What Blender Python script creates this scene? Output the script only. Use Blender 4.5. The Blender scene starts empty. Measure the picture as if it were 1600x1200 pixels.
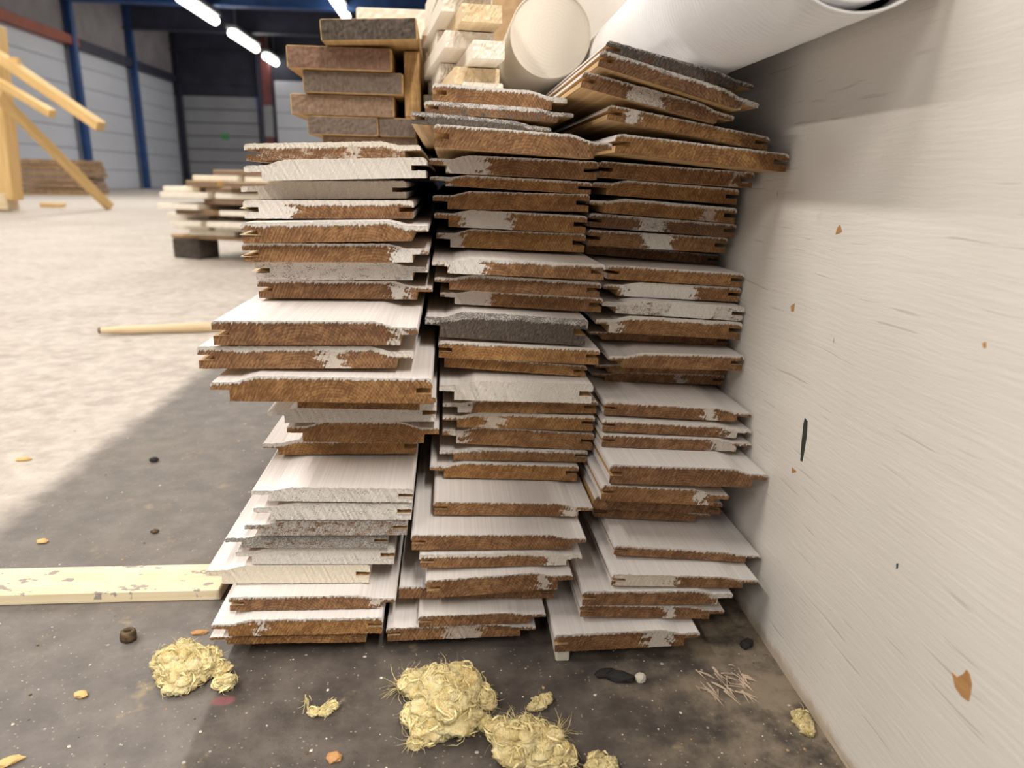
import bpy, bmesh, math, random
from mathutils import Vector, Matrix, noise

S = bpy.context.scene
COL = S.collection
PI = math.pi

# ------------------------------------------------------------------ camera
H = 0.40                       # lens height above the floor (m)
FPX = 1109.0                   # focal length for a 1600 px wide frame
EX = Vector((0.997092, 0.000773, -0.076202))     # hall axes seen in camera axes
EY = Vector((-0.073495, 0.274092, -0.958891))
EZ = Vector((0.020145, 0.961703, 0.273352))
cam_data = bpy.data.cameras.new('camera')
cam = bpy.data.objects.new('camera', cam_data)
COL.objects.link(cam)
cam_data.sensor_width = 36.0
cam_data.lens = 36.0 * FPX / 1600.0
cam_data.clip_start = 0.01
cam_data.clip_end = 200
rot = Matrix((EX, EY, EZ))
cam.matrix_world = Matrix.Translation((0, 0, H)) @ rot.to_4x4()
cam_data.dof.use_dof = True
cam_data.dof.focus_distance = 0.60
cam_data.dof.aperture_fstop = 7.0
S.camera = cam

def ray(px, py):
    d = rot @ Vector(((px - 800) / FPX, -(py - 600) / FPX, -1.0))
    return d / d.y
def at_y(px, py, y):
    return Vector((0, 0, H)) + ray(px, py) * y
def at_z(px, py, z=0.0):
    d = ray(px, py)
    return Vector((0, 0, H)) + d * ((z - H) / d.z)

# ------------------------------------------------------------------ world, lamps, exposure
S.view_settings.view_transform = 'Standard'
S.view_settings.look = 'None'
S.view_settings.gamma = 1.0
S.view_settings.use_curve_mapping = False
S.view_settings.exposure = -0.60
world = bpy.data.worlds.new('hall_daylight')
S.world = world
world.use_nodes = True
bg = world.node_tree.nodes['Background']
bg.inputs[0].default_value = (0.93, 0.95, 1.0, 1)
bg.inputs[1].default_value = 0.30

def area(name, loc, size, size_y, power, color=(1, 0.93, 0.83), rot=(0, 0, 0)):
    d = bpy.data.lights.new(name, 'AREA')
    d.shape = 'RECTANGLE'; d.size = size; d.size_y = size_y
    d.energy = power; d.color = color
    o = bpy.data.objects.new(name, d); COL.objects.link(o)
    o.location = loc; o.rotation_euler = rot
    return o
# the light of the tube rows under the roof
LAMP_Z = 4.35
for (lx, ly, w) in ((-2.8, 0.6, 240), (-6.0, 0.6, 240), (-2.8, -4.2, 330), (0.9, -2.6, 420),
                    (-2.8, 5.4, 190), (-6.0, 5.4, 190), (-6.0, 11.5, 320), (-2.8, 11.5, 320), (-6.0, 19.0, 330), (-2.8, 19.0, 330)):
    area('tube_lamp_light', (lx, ly, LAMP_Z - 0.1), 0.22, 3.0, w)

# ------------------------------------------------------------------ node helpers
def new_mat(name):
    m = bpy.data.materials.new(name); m.use_nodes = True
    nt = m.node_tree; nt.nodes.clear()
    out = nt.nodes.new('ShaderNodeOutputMaterial')
    b = nt.nodes.new('ShaderNodeBsdfPrincipled')
    nt.links.new(b.outputs[0], out.inputs[0])
    return m, nt, b
class N:
    def __init__(s, nt): s.nt = nt
    def inp(s, sock, v):
        if isinstance(v, bpy.types.NodeSocket): s.nt.links.new(v, sock)
        elif isinstance(v, (tuple, list)) and len(v) == 3 and sock.type == 'RGBA': sock.default_value = (*v, 1)
        else: sock.default_value = v
    def math(s, op, a, b=None, c=None, clamp=False):
        n = s.nt.nodes.new('ShaderNodeMath'); n.operation = op; n.use_clamp = clamp
        s.inp(n.inputs[0], a)
        if b is not None: s.inp(n.inputs[1], b)
        if c is not None: s.inp(n.inputs[2], c)
        return n.outputs[0]
    def mix(s, f, a, b, mode='MIX'):
        n = s.nt.nodes.new('ShaderNodeMix'); n.data_type = 'RGBA'; n.blend_type = mode
        s.inp(n.inputs[0], f); s.inp(n.inputs[6], a); s.inp(n.inputs[7], b)
        return n.outputs[2]
    def attr(s, name):
        n = s.nt.nodes.new('ShaderNodeAttribute'); n.attribute_name = name
        return n
    def sep(s, v):
        n = s.nt.nodes.new('ShaderNodeSeparateXYZ'); s.inp(n.inputs[0], v); return n.outputs
    def comb(s, x, y, z):
        n = s.nt.nodes.new('ShaderNodeCombineXYZ')
        s.inp(n.inputs[0], x); s.inp(n.inputs[1], y); s.inp(n.inputs[2], z); return n.outputs[0]
    def noise(s, vec, scale, detail=3, rough=0.55, out=0):
        n = s.nt.nodes.new('ShaderNodeTexNoise'); s.inp(n.inputs['Vector'], vec)
        n.inputs['Scale'].default_value = scale; n.inputs['Detail'].default_value = detail
        n.inputs['Roughness'].default_value = rough
        return n.outputs[out]
    def voro(s, vec, scale, feature='F1', out='Distance'):
        n = s.nt.nodes.new('ShaderNodeTexVoronoi'); n.feature = feature; s.inp(n.inputs['Vector'], vec)
        n.inputs['Scale'].default_value = scale
        return n.outputs[out]
    def ss(s, v, lo, hi):
        n = s.nt.nodes.new('ShaderNodeMapRange'); n.interpolation_type = 'SMOOTHSTEP'
        s.inp(n.inputs[0], v); s.inp(n.inputs[1], lo); s.inp(n.inputs[2], hi)
        n.inputs[3].default_value = 0; n.inputs[4].default_value = 1
        return n.outputs[0]
    def obj(s):
        return s.nt.nodes.new('ShaderNodeTexCoord').outputs['Object']
    def scale(s, v, k):
        n = s.nt.nodes.new('ShaderNodeVectorMath'); n.operation = 'MULTIPLY'
        s.inp(n.inputs[0], v); n.inputs[1].default_value = k; return n.outputs[0]
    def bump(s, bsdf, h, strength=0.4, dist=0.002):
        n = s.nt.nodes.new('ShaderNodeBump'); n.inputs['Strength'].default_value = strength
        n.inputs['Distance'].default_value = dist; s.inp(n.inputs['Height'], h)
        s.nt.links.new(n.outputs[0], bsdf.inputs['Normal'])

def plain(name, col, rough=0.6, var=0.12, sc=8.0, metal=0.0, stretch=(1, 1, 1), bump=0.15, bdist=0.002):
    m, nt, b = new_mat(name); n = N(nt)
    v = n.scale(n.obj(), stretch)
    t = n.noise(v, sc, 4)
    dark = tuple(c * (1 - var * 1.6) for c in col); lite = tuple(min(1, c * (1 + var)) for c in col)
    nt.links.new(n.mix(n.ss(t, 0.3, 0.7), dark, lite), b.inputs['Base Color'])
    b.inputs['Roughness'].default_value = rough; b.inputs['Metallic'].default_value = metal
    if bump: n.bump(b, t, bump, bdist)
    return m

def wood(name, a, c, ring=260.0, rough=0.65):
    """long grained wood, grain along local Y"""
    m, nt, b = new_mat(name); n = N(nt)
    v = n.obj()
    g = n.noise(n.scale(v, (ring, 4.0, ring)), 1.0, 4, 0.6)
    big = n.noise(n.scale(v, (30, 1.5, 30)), 1.0, 2)
    f = n.math('ADD', n.math('MULTIPLY', g, 0.65), n.math('MULTIPLY', big, 0.35))
    nt.links.new(n.mix(n.ss(f, 0.35, 0.66), a, c), b.inputs['Base Color'])
    b.inputs['Roughness'].default_value = rough
    n.bump(b, g, 0.2, 0.001)
    return m

def emit_mat(name, col, st):
    m = bpy.data.materials.new(name); m.use_nodes = True
    nt = m.node_tree; nt.nodes.clear()
    o = nt.nodes.new('ShaderNodeOutputMaterial'); e = nt.nodes.new('ShaderNodeEmission')
    e.inputs[0].default_value = (*col, 1); e.inputs[1].default_value = st
    nt.links.new(e.outputs[0], o.inputs[0]); return m

# ------------------------------------------------------------------ materials
def mat_end_grain():
    m, nt, b = new_mat('sawn_end_grain'); n = N(nt)
    fc = n.sep(n.attr('fc').outputs['Vector']); u, v, seed = fc[0], fc[1], fc[2]
    q1 = n.sep(n.attr('pp').outputs['Vector']); edge, full, dark = q1[0], q1[1], q1[2]
    q2 = n.sep(n.attr('pq').outputs['Vector']); pc, ph, ps = q2[0], q2[1], q2[2]
    q3 = n.sep(n.attr('pr').outputs['Vector']); warm, ringx, cream = q3[0], q3[1], q3[2]
    # saw tooth streaks, slightly slanted
    us = n.math('ADD', u, n.math('MULTIPLY', v, 0.45))
    streak = n.noise(n.comb(n.math('MULTIPLY', us, 620.0), n.math('MULTIPLY', v, 70.0), seed), 1.0, 3, 0.6)
    teeth = n.noise(n.comb(n.math('MULTIPLY', us, 430.0), n.math('MULTIPLY', v, 25.0), n.math('ADD', seed, 7.0)), 1.0, 2, 0.5)
    low = n.noise(n.comb(n.math('MULTIPLY', u, 42.0), 0.0, n.math('ADD', seed, 3.0)), 1.0, 2, 0.5)
    blot = n.noise(n.comb(n.math('MULTIPLY', u, 95.0), n.math('MULTIPLY', v, 190.0), n.math('ADD', seed, 11.0)), 1.0, 4, 0.65)
    spk = n.noise(n.comb(n.math('MULTIPLY', u, 900.0), n.math('MULTIPLY', v, 1100.0), seed), 1.0, 2, 0.7)
    # growth rings round a pith below the board
    dx = n.math('SUBTRACT', u, ringx)
    dv = n.math('SUBTRACT', v, 0.045)
    dist = n.math('SQRT', n.math('ADD', n.math('MULTIPLY', dx, dx), n.math('MULTIPLY', dv, dv)))
    dist = n.math('ADD', dist, n.math('MULTIPLY', blot, 0.002))
    ring = n.math('SINE', n.math('MULTIPLY', dist, 2600.0))
    ring = n.ss(ring, -0.9, 1.0)
    # wood colour
    wd = n.mix(warm, (0.098, 0.042, 0.017), (0.235, 0.105, 0.027))
    wl = n.mix(warm, (0.285, 0.150, 0.072), (0.50, 0.275, 0.088))
    fine = n.noise(n.comb(n.math('MULTIPLY', us, 1500.0), n.math('MULTIPLY', v, 260.0), seed), 1.0, 2, 0.6)
    f = n.math('ADD', n.math('MULTIPLY', streak, 0.55), n.math('MULTIPLY', ring, 0.085))
    f = n.math('ADD', f, n.math('MULTIPLY', fine, 0.42))
    f = n.math('ADD', f, n.math('MULTIPLY', n.math('SUBTRACT', blot, 0.5), 0.55))
    wide = n.noise(n.comb(n.math('MULTIPLY', u, 26.0), n.math('MULTIPLY', v, 30.0), n.math('ADD', seed, 21.0)), 1.0, 2, 0.5)
    f = n.math('ADD', f, n.math('MULTIPLY', n.math('SUBTRACT', wide, 0.5), 0.35))
    col = n.mix(n.ss(f, 0.38, 0.76), wd, wl)
    bris = n.math('MULTIPLY', n.ss(fine, 0.63, 0.75), n.ss(streak, 0.40, 0.62))
    col = n.mix(n.math('MULTIPLY', bris, 0.65), col, n.mix(warm, (0.42, 0.29, 0.19), (0.52, 0.35, 0.18)))
    # grime
    gr = n.ss(n.math('ADD', blot, n.math('MULTIPLY', n.math('SUBTRACT', streak, 0.5), 0.8)), n.math('SUBTRACT', 0.92, n.math('MULTIPLY', dark, 0.75)), n.math('SUBTRACT', 1.12, n.math('MULTIPLY', dark, 0.75)))
    col = n.mix(n.math('MULTIPLY', gr, n.math('MINIMUM', n.math('MULTIPLY', dark, 2.4), 0.94)), col, n.mix(n.ss(fine, 0.42, 0.66), (0.040, 0.033, 0.029), (0.135, 0.112, 0.092)))
    # paint masks
    e1 = n.math('MULTIPLY', edge, n.math('ADD', 0.05, n.math('MULTIPLY', low, 1.45)))
    e1 = n.math('ADD', e1, n.math('MULTIPLY', n.math('SUBTRACT', n.math('ADD', n.math('MULTIPLY', teeth, 0.55), n.math('MULTIPLY', fine, 0.45)), 0.49), 0.0100))
    e1 = n.math('ADD', e1, 0.0006)
    m1 = n.ss(n.math('SUBTRACT', e1, v), -0.0005, 0.0008)
    dp = n.math('ABSOLUTE', n.math('SUBTRACT', u, pc))
    wob = n.math('ADD', n.math('MULTIPLY', n.math('SUBTRACT', blot, 0.5), 0.045), n.math('MULTIPLY', n.math('SUBTRACT', streak, 0.5), 0.022))
    m2 = n.math('MULTIPLY', n.ss(n.math('SUBTRACT', n.math('ADD', ph, wob), dp), -0.001, 0.0015), ps)
    fb = n.math('ADD', n.math('MULTIPLY', blot, 0.45), n.math('MULTIPLY', spk, 0.45))
    fb = n.math('ADD', fb, n.math('MULTIPLY', streak, 0.1))
    th = n.math('SUBTRACT', 0.80, n.math('MULTIPLY', full, 0.62))
    m3 = n.math('MULTIPLY', n.ss(fb, n.math('SUBTRACT', th, 0.035), n.math('ADD', th, 0.045)), n.math('MINIMUM', n.math('MULTIPLY', full, 8.0), 1.0))
    pm = n.math('MAXIMUM', n.math('MAXIMUM', m1, m2), m3)
    pw = n.mix(cream, (0.70, 0.665, 0.625), (0.74, 0.66, 0.52))
    pcx = n.mix(n.math('MULTIPLY', n.ss(spk, 0.35, 0.75), 0.40), pw, (0.34, 0.31, 0.285))
    dk = n.ss(n.math('ADD', n.math('MULTIPLY', spk, 0.55), n.math('MULTIPLY', blot, 0.45)), n.math('SUBTRACT', 0.605, n.math('MULTIPLY', dark, 0.17)), n.math('SUBTRACT', 0.655, n.math('MULTIPLY', dark, 0.17)))
    pcx = n.mix(n.math('MULTIPLY', dk, n.math('MINIMUM', n.math('MULTIPLY', dark, 2.2), 0.85)), pcx, (0.115, 0.098, 0.088))
    pcx = n.mix(n.math('MULTIPLY', dark, 0.30), pcx, (0.22, 0.21, 0.205))
    col = n.mix(pm, col, pcx)
    nt.links.new(col, b.inputs['Base Color'])
    b.inputs['Roughness'].default_value = 0.75
    h = n.math('ADD', n.math('MULTIPLY', streak, 1.0), n.math('MULTIPLY', pm, 0.35))
    n.bump(b, h, 0.75, 0.0016)
    return m

def mat_paint_top():
    m, nt, b = new_mat('white_primer_paint'); n = N(nt)
    v = n.obj()
    g = n.noise(n.scale(v, (420, 4, 420)), 1.0, 3, 0.6)
    big = n.noise(n.scale(v, (26, 5, 26)), 1.0, 3)
    c = n.mix(n.ss(g, 0.32, 0.7), (0.655, 0.625, 0.625), (0.755, 0.73, 0.73))
    c = n.mix(n.math('MULTIPLY', n.ss(big, 0.55, 0.75), 0.35), c, (0.80, 0.74, 0.66))
    sp = n.ss(n.noise(n.scale(v, (260, 120, 260)), 1.0, 2), 0.74, 0.80)
    c = n.mix(n.math('MULTIPLY', sp, 0.5), c, (0.33, 0.27, 0.22))
    nt.links.new(c, b.inputs['Base Color']); b.inputs['Roughness'].default_value = 0.5
    n.bump(b, g, 0.22, 0.0007)
    return m

def mat_wall():
    m, nt, b = new_mat('white_painted_plywood'); n = N(nt)
    v = n.obj()
    warp = n.noise(n.scale(v, (1, 9, 9)), 1.0, 2, 0.5, 1)
    vm = nt.nodes.new('ShaderNodeVectorMath'); vm.operation = 'MULTIPLY_ADD'
    nt.links.new(warp, vm.inputs[0]); vm.inputs[1].default_value = (0.0, 0.0, 0.010); nt.links.new(v, vm.inputs[2])
    w = vm.outputs[0]
    wr = n.noise(n.scale(w, (1, 22, 300)), 1.0, 4, 0.66)        # wrinkled grain, horizontal
    wr2 = n.noise(n.scale(w, (1, 7, 95)), 1.0, 4, 0.62)
    crack = n.ss(n.noise(n.scale(w, (1, 11, 260)), 1.0, 2, 0.5), 0.66, 0.74)
    big = n.noise(n.scale(v, (1, 5, 5)), 1.0, 3)
    c = n.mix(n.ss(big, 0.3, 0.7), (0.755, 0.722, 0.68), (0.80, 0.775, 0.74))
    c = n.mix(n.math('MULTIPLY', crack, 0.35), c, (0.42, 0.37, 0.31))
    spots = n.ss(n.noise(n.scale(v, (1, 110, 60)), 1.0, 2), 0.76, 0.80)
    c = n.mix(n.math('MULTIPLY', spots, 0.65), c, (0.36, 0.31, 0.25))
    stain = n.ss(n.noise(n.scale(v, (1, 26, 17)), 1.0, 4, 0.7), 0.64, 0.80)
    c = n.mix(n.math('MULTIPLY', stain, 0.45), c, (0.47, 0.44, 0.40))
    # grubby foot of the panel
    z = n.sep(v)[2]
    foot = n.math('ADD', z, n.math('MULTIPLY', n.math('SUBTRACT', n.noise(n.scale(v, (1, 60, 40)), 1.0, 3), 0.5), 0.02))
    fm = n.math('SUBTRACT', 1.0, n.ss(foot, 0.003, 0.016))
    c = n.mix(n.math('MULTIPLY', fm, 0.75), c, (0.46, 0.36, 0.25))
    nt.links.new(c, b.inputs['Base Color']); b.inputs['Roughness'].default_value = 0.42
    h = n.math('ADD', n.math('MULTIPLY', wr, 0.7), n.math('MULTIPLY', wr2, 0.6))
    h = n.math('SUBTRACT', h, n.math('MULTIPLY', crack, 0.35))
    n.bump(b, h, 0.40, 0.0014)
    return m

def mat_floor():
    m, nt, b = new_mat('hall_concrete_floor'); n = N(nt)
    v = n.obj(); s = n.sep(v); x, y = s[0], s[1]
    n1 = n.noise(v, 3.5, 5, 0.6); n2 = n.noise(v, 26, 5, 0.65); n3 = n.noise(v, 190, 3, 0.7)
    n0 = n.noise(v, 0.6, 3)
    lite = n.mix(n.ss(n2, 0.3, 0.72), (0.36, 0.315, 0.28), (0.60, 0.55, 0.50))
    lite = n.mix(n.math('MULTIPLY', n.ss(n1, 0.35, 0.7), 0.5), lite, (0.64, 0.595, 0.55))
    lite = n.mix(n.math('MULTIPLY', n.ss(n3, 0.58, 0.75), 0.45), lite, (0.27, 0.23, 0.20))
    stn = n.ss(n.noise(v, 8.0, 4, 0.7), 0.60, 0.70)
    lite = n.mix(n.math('MULTIPLY', stn, 0.55), lite, (0.30, 0.255, 0.225))
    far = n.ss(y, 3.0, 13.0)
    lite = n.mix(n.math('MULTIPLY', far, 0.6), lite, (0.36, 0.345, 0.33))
    mid = n.mix(n.ss(n2, 0.28, 0.75), (0.120, 0.108, 0.104), (0.195, 0.176, 0.166))
    mid = n.mix(n.math('MULTIPLY', n.ss(n1, 0.45, 0.75), 0.4), mid, (0.215, 0.185, 0.155))
    mid = n.mix(n.math('MULTIPLY', n.ss(n3, 0.55, 0.75), 0.4), mid, (0.09, 0.08, 0.076))
    drk = n.mix(n.ss(n2, 0.28, 0.75), (0.050, 0.041, 0.037), (0.125, 0.106, 0.094))
    drk = n.mix(n.math('MULTIPLY', n.ss(n3, 0.55, 0.75), 0.5), drk, (0.04, 0.034, 0.03))
    dust = n.math('MULTIPLY', n.ss(n.math('ADD', x, n.math('MULTIPLY', n.math('SUBTRACT', n2, 0.5), 0.25)), 0.10, 0.30), n.ss(n2, 0.3, 0.62))
    drk = n.mix(n.math('MULTIPLY', dust, 0.8), drk, (0.30, 0.245, 0.175))
    wob = n.math('MULTIPLY', n.math('SUBTRACT', n.noise(v, 14, 4, 0.6), 0.5), 0.05)
    xm = n.math('ADD', x, wob)
    c = n.mix(n.ss(xm, -0.565, -0.515), lite, mid)
    blend = n.ss(n.math('ADD', x, n.math('MULTIPLY', wob, 0.2)), -0.197, -0.190)
    c = n.mix(blend, c, drk)
    # paint spatters, pale flecks and yellow dust
    fl = n.voro(v, 62.0)
    rnd = n.sep(n.voro(v, 62.0, out='Color'))
    spot = n.math('MULTIPLY', n.math('SUBTRACT', 1.0, n.ss(fl, 0.07, 0.13)), n.ss(rnd[0], 0.80, 0.83))
    c = n.mix(n.math('MULTIPLY', spot, 0.75), c, (0.62, 0.58, 0.52))
    fl2 = n.voro(v, 300.0)
    r2 = n.sep(n.voro(v, 300.0, out='Color'))
    spot2 = n.math('MULTIPLY', n.math('SUBTRACT', 1.0, n.ss(fl2, 0.15, 0.3)), n.ss(r2[0], 0.84, 0.88))
    c = n.mix(n.math('MULTIPLY', spot2, 0.5), c, (0.42, 0.37, 0.31))
    yel = n.math('MULTIPLY', n.ss(n.noise(v, 17.0, 4, 0.7), 0.62, 0.72), n.ss(xm, -0.6, -0.4))
    c = n.mix(n.math('MULTIPLY', yel, 0.5), c, (0.36, 0.29, 0.16))
    # pink spray mark and grey glue mark
    for (cx, cy, rad, colr, a) in ((-0.187, 0.488, 0.010, (0.36, 0.09, 0.12), 0.42),):
        d = n.math('SQRT', n.math('ADD', n.math('POWER', n.math('SUBTRACT', x, cx), 2.0), n.math('POWER', n.math('MULTIPLY', n.math('SUBTRACT', y, cy), 1.6), 2.0)))
        dd = n.math('ADD', d, n.math('MULTIPLY', n.math('SUBTRACT', n2, 0.5), 0.02))
        mk = n.math('SUBTRACT', 1.0, n.ss(dd, rad * 0.6, rad))
        c = n.mix(n.math('MULTIPLY', mk, a), c, colr)
    nt.links.new(c, b.inputs['Base Color'])
    b.inputs['Roughness'].default_value = 0.62
    n.bump(b, n.math('ADD', n.math('MULTIPLY', n3, 0.5), n2), 0.45, 0.0015)
    return m

M_END = mat_end_grain()
M_TOP = mat_paint_top()
M_WALL = mat_wall()
M_FLOOR = mat_floor()
M_RAW = wood('raw_pine_underside', (0.42, 0.25, 0.11), (0.70, 0.47, 0.22))
M_PALE = wood('pale_planed_pine', (0.66, 0.50, 0.30), (0.80, 0.67, 0.46), 120)
M_WHITEWOOD = wood('whitish_planed_spruce', (0.76, 0.69, 0.58), (0.88, 0.83, 0.75), 120)
M_GOLD = wood('golden_sawn_pine', (0.44, 0.27, 0.11), (0.60, 0.40, 0.18), 120)
M_YELLOW = wood('yellow_construction_timber', (0.66, 0.43, 0.17), (0.80, 0.56, 0.26), 60)
M_TAN = wood('tan_board', (0.42, 0.27, 0.14), (0.52, 0.35, 0.19), 60)
M_OSB = plain('brown_chipboard', (0.30, 0.19, 0.105), 0.8, 0.25, 14)
M_GREYBROWN = plain('weathered_sawn_end', (0.150, 0.112, 0.088), 0.85, 0.16, 320, stretch=(1, 1, 0.5), bump=0.5)
M_REDBROWN = plain('red_brown_sawn_end', (0.200, 0.115, 0.078), 0.85, 0.16, 320, stretch=(1, 1, 0.5), bump=0.5)
M_DARKEND = plain('dark_weathered_end', (0.075, 0.058, 0.046), 0.85, 0.3, 260, stretch=(1, 1, 0.5), bump=0.5)
M_LIGHTEND = plain('light_brown_sawn_end', (0.235, 0.155, 0.105), 0.85, 0.16, 320, stretch=(1, 1, 0.5), bump=0.5)
M_DOOR = plain('white_door_sheet', (0.62, 0.65, 0.74), 0.45, 0.04, 1.2, stretch=(1, 0.3, 1), bump=0)
M_DOORGREY = plain('grey_door_sheet', (0.30, 0.31, 0.34), 0.5, 0.06, 1.2, bump=0)
M_UPPER = plain('grey_wall_cladding', (0.33, 0.31, 0.33), 0.8, 0.1, 1.5, bump=0)
M_UPPERDARK = plain('dark_wall_cladding', (0.034, 0.038, 0.062), 0.8, 0.15, 1.5, bump=0)
M_CEIL = plain('dark_roof_sheet', (0.22, 0.19, 0.18), 0.85, 0.15, 1.0, bump=0)
M_BLUE = plain('blue_painted_steel', (0.030, 0.085, 0.26), 0.45, 0.15, 3, bump=0)
M_BLUEBLACK = plain('dark_painted_steel', (0.040, 0.042, 0.075), 0.5, 0.15, 3, bump=0)
M_REDSTEEL = plain('red_painted_steel', (0.34, 0.085, 0.045), 0.5, 0.12, 3, bump=0)
M_MAROON = plain('maroon_painted_steel', (0.16, 0.045, 0.045), 0.5, 0.12, 3, bump=0)
M_GREYSTEEL = plain('grey_steel', (0.30, 0.31, 0.33), 0.5, 0.1, 3, bump=0)
M_BLACK = plain('black_rubber', (0.018, 0.017, 0.018), 0.8, 0.3, 60)
M_DARKHOLE = plain('dark_cardboard', (0.070, 0.056, 0.046), 0.9, 0.2, 40)
M_TUBE = emit_mat('lit_tube', (1.0, 0.96, 0.86), 14.0)
M_BLUELIT = emit_mat('blue_daylight_gap', (0.12, 0.25, 1.0), 1.1)
M_CHIP = wood('bare_wood_chip', (0.40, 0.20, 0.07), (0.55, 0.31, 0.13), 200)
M_MARK = plain('black_green_paint_mark', (0.030, 0.045, 0.036), 0.6, 0.2, 80, bump=0)
M_GREEN = plain('green_paint', (0.06, 0.30, 0.10), 0.6, 0.15, 10, bump=0)

def mat_wool():
    m, nt, b = new_mat('yellow_mineral_wool'); n = N(nt)
    v = n.obj()
    a = n.noise(v, 60, 4, 0.6); f = n.noise(n.scale(v, (900, 250, 900)), 1.0, 3, 0.6)
    c = n.mix(n.ss(a, 0.35, 0.65), (0.56, 0.40, 0.13), (0.80, 0.68, 0.36))
    c = n.mix(n.math('MULTIPLY', n.ss(f, 0.4, 0.7), 0.55), c, (0.86, 0.80, 0.58))
    c = n.mix(n.math('MULTIPLY', n.ss(n.noise(v, 34, 3), 0.62, 0.74), 0.5), c, (0.52, 0.30, 0.09))
    nt.links.new(c, b.inputs['Base Color']); b.inputs['Roughness'].default_value = 0.9
    b.inputs['Subsurface Weight'].default_value = 0.25
    b.inputs['Subsurface Radius'].default_value = (0.01, 0.008, 0.004)
    b.inputs['Subsurface Scale'].default_value = 0.5
    n.bump(b, n.math('ADD', f, a), 0.9, 0.002)
    return m
M_WOOL = mat_wool()
M_FIBRE = plain('wool_fibre', (0.76, 0.65, 0.34), 0.85, 0.22, 130, bump=0)
M_FIBREPALE = plain('pale_wood_splinter', (0.55, 0.43, 0.33), 0.8, 0.2, 50, bump=0)
def mat_roll(name, a, c, k):
    m, nt, b = new_mat(name); n = N(nt)
    v = n.obj(); y = n.sep(v)[1]
    wv = n.math('SINE', n.math('MULTIPLY', n.math('ADD', y, n.math('MULTIPLY', n.noise(v, 8, 2), 0.006)), k))
    big = n.noise(v, 9, 3)
    nt.links.new(n.mix(n.ss(big, 0.3, 0.7), a, c), b.inputs['Base Color'])
    b.inputs['Roughness'].default_value = 0.38
    n.bump(b, n.math('ADD', n.math('MULTIPLY', wv, 0.25), n.math('MULTIPLY', big, 1.2)), 0.35, 0.0022)
    return m
M_ROLL = mat_roll('white_sheet_roll', (0.86, 0.86, 0.88), (0.91, 0.91, 0.92), 900.0)
M_ROLLIN = mat_roll('cream_sheet_roll', (0.74, 0.67, 0.56), (0.78, 0.71, 0.60), 700.0)
def mat_spiral():
    m, nt, b = new_mat('rolled_sheet_end'); n = N(nt)
    v = n.obj(); s = n.sep(v)
    r = n.math('SQRT', n.math('ADD', n.math('MULTIPLY', s[0], s[0]), n.math('MULTIPLY', s[2], s[2])))
    wv = n.math('SINE', n.math('MULTIPLY', n.math('ADD', r, n.math('MULTIPLY', n.noise(v, 30, 2), 0.008)), 1500.0))
    nt.links.new(n.mix(n.ss(wv, -1.0, 1.0), (0.80, 0.735, 0.645), (0.815, 0.75, 0.665)), b.inputs['Base Color'])
    b.inputs['Roughness'].default_value = 0.6
    n.bump(b, wv, 0.06, 0.0006)
    return m
M_SPIRAL = mat_spiral()
def mat_scuffed():
    m, nt, b = new_mat('pale_plank_with_grey_scuffs'); n = N(nt)
    v = n.obj()
    g = n.noise(n.scale(v, (220, 5, 220)), 1.0, 4, 0.6)
    c = n.mix(n.ss(g, 0.3, 0.7), (0.72, 0.60, 0.38), (0.84, 0.74, 0.54))
    c = n.mix(n.math('MULTIPLY', n.ss(n.noise(v, 14, 3), 0.45, 0.7), 0.6), c, (0.83, 0.76, 0.62))
    sc = n.noise(n.scale(v, (60, 32, 30)), 1.0, 4, 0.6)
    z = n.sep(v)[2]
    m1 = n.math('MULTIPLY', n.ss(sc, 0.59, 0.62), n.ss(z, -0.003, -0.001))
    c = n.mix(n.math('MULTIPLY', m1, 0.85), c, (0.25, 0.23, 0.235))
    nt.links.new(c, b.inputs['Base Color']); b.inputs['Roughness'].default_value = 0.6
    n.bump(b, g, 0.2, 0.001)
    return m
M_SCUFF = mat_scuffed()

# ------------------------------------------------------------------ object helpers
def link(name, me, mats, parent=None):
    if not isinstance(mats, (list, tuple)): mats = [mats]
    for m in mats: me.materials.append(m)
    o = bpy.data.objects.new(name, me); COL.objects.link(o)
    if parent: o.parent = parent
    return o
def from_bm(name, bm, mats, parent=None, smooth=False):
    me = bpy.data.meshes.new(name)
    bmesh.ops.recalc_face_normals(bm, faces=bm.faces)
    bm.to_mesh(me); bm.free()
    if smooth:
        for p in me.polygons: p.use_smooth = True
    return link(name, me, mats, parent)
def tag(o, label, cat, group=None):
    o['label'] = label; o['category'] = cat
    if group: o['group'] = group
    return o
def struct(o):
    o['kind'] = 'structure'; return o
def empty(name, loc, rz=0):
    o = bpy.data.objects.new(name, None); COL.objects.link(o)
    o.empty_display_size = 0.05
    o.location = loc; o.rotation_euler = (0, 0, rz); return o
def add_box(bm, lo, hi, mat=0, bevel=0.0):
    r = bmesh.ops.create_cube(bm, size=1.0)
    vs = r['verts']
    for v in vs:
        v.co = Vector([lo[i] + (v.co[i] + 0.5) * (hi[i] - lo[i]) for i in range(3)])
    fs = set(f for v in vs for f in v.link_faces)
    for f in fs: f.material_index = mat
    if bevel:
        es = list(set(e for v in vs for e in v.link_edges))
        r2 = bmesh.ops.bevel(bm, geom=es, offset=bevel, segments=1, affect='EDGES')
        for f in r2['faces']: f.material_index = mat
    return vs
def box_obj(name, lo, hi, mats, parent=None, bevel=0.0):
    bm = bmesh.new(); add_box(bm, lo, hi, 0, bevel)
    return from_bm(name, bm, mats, parent)

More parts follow.
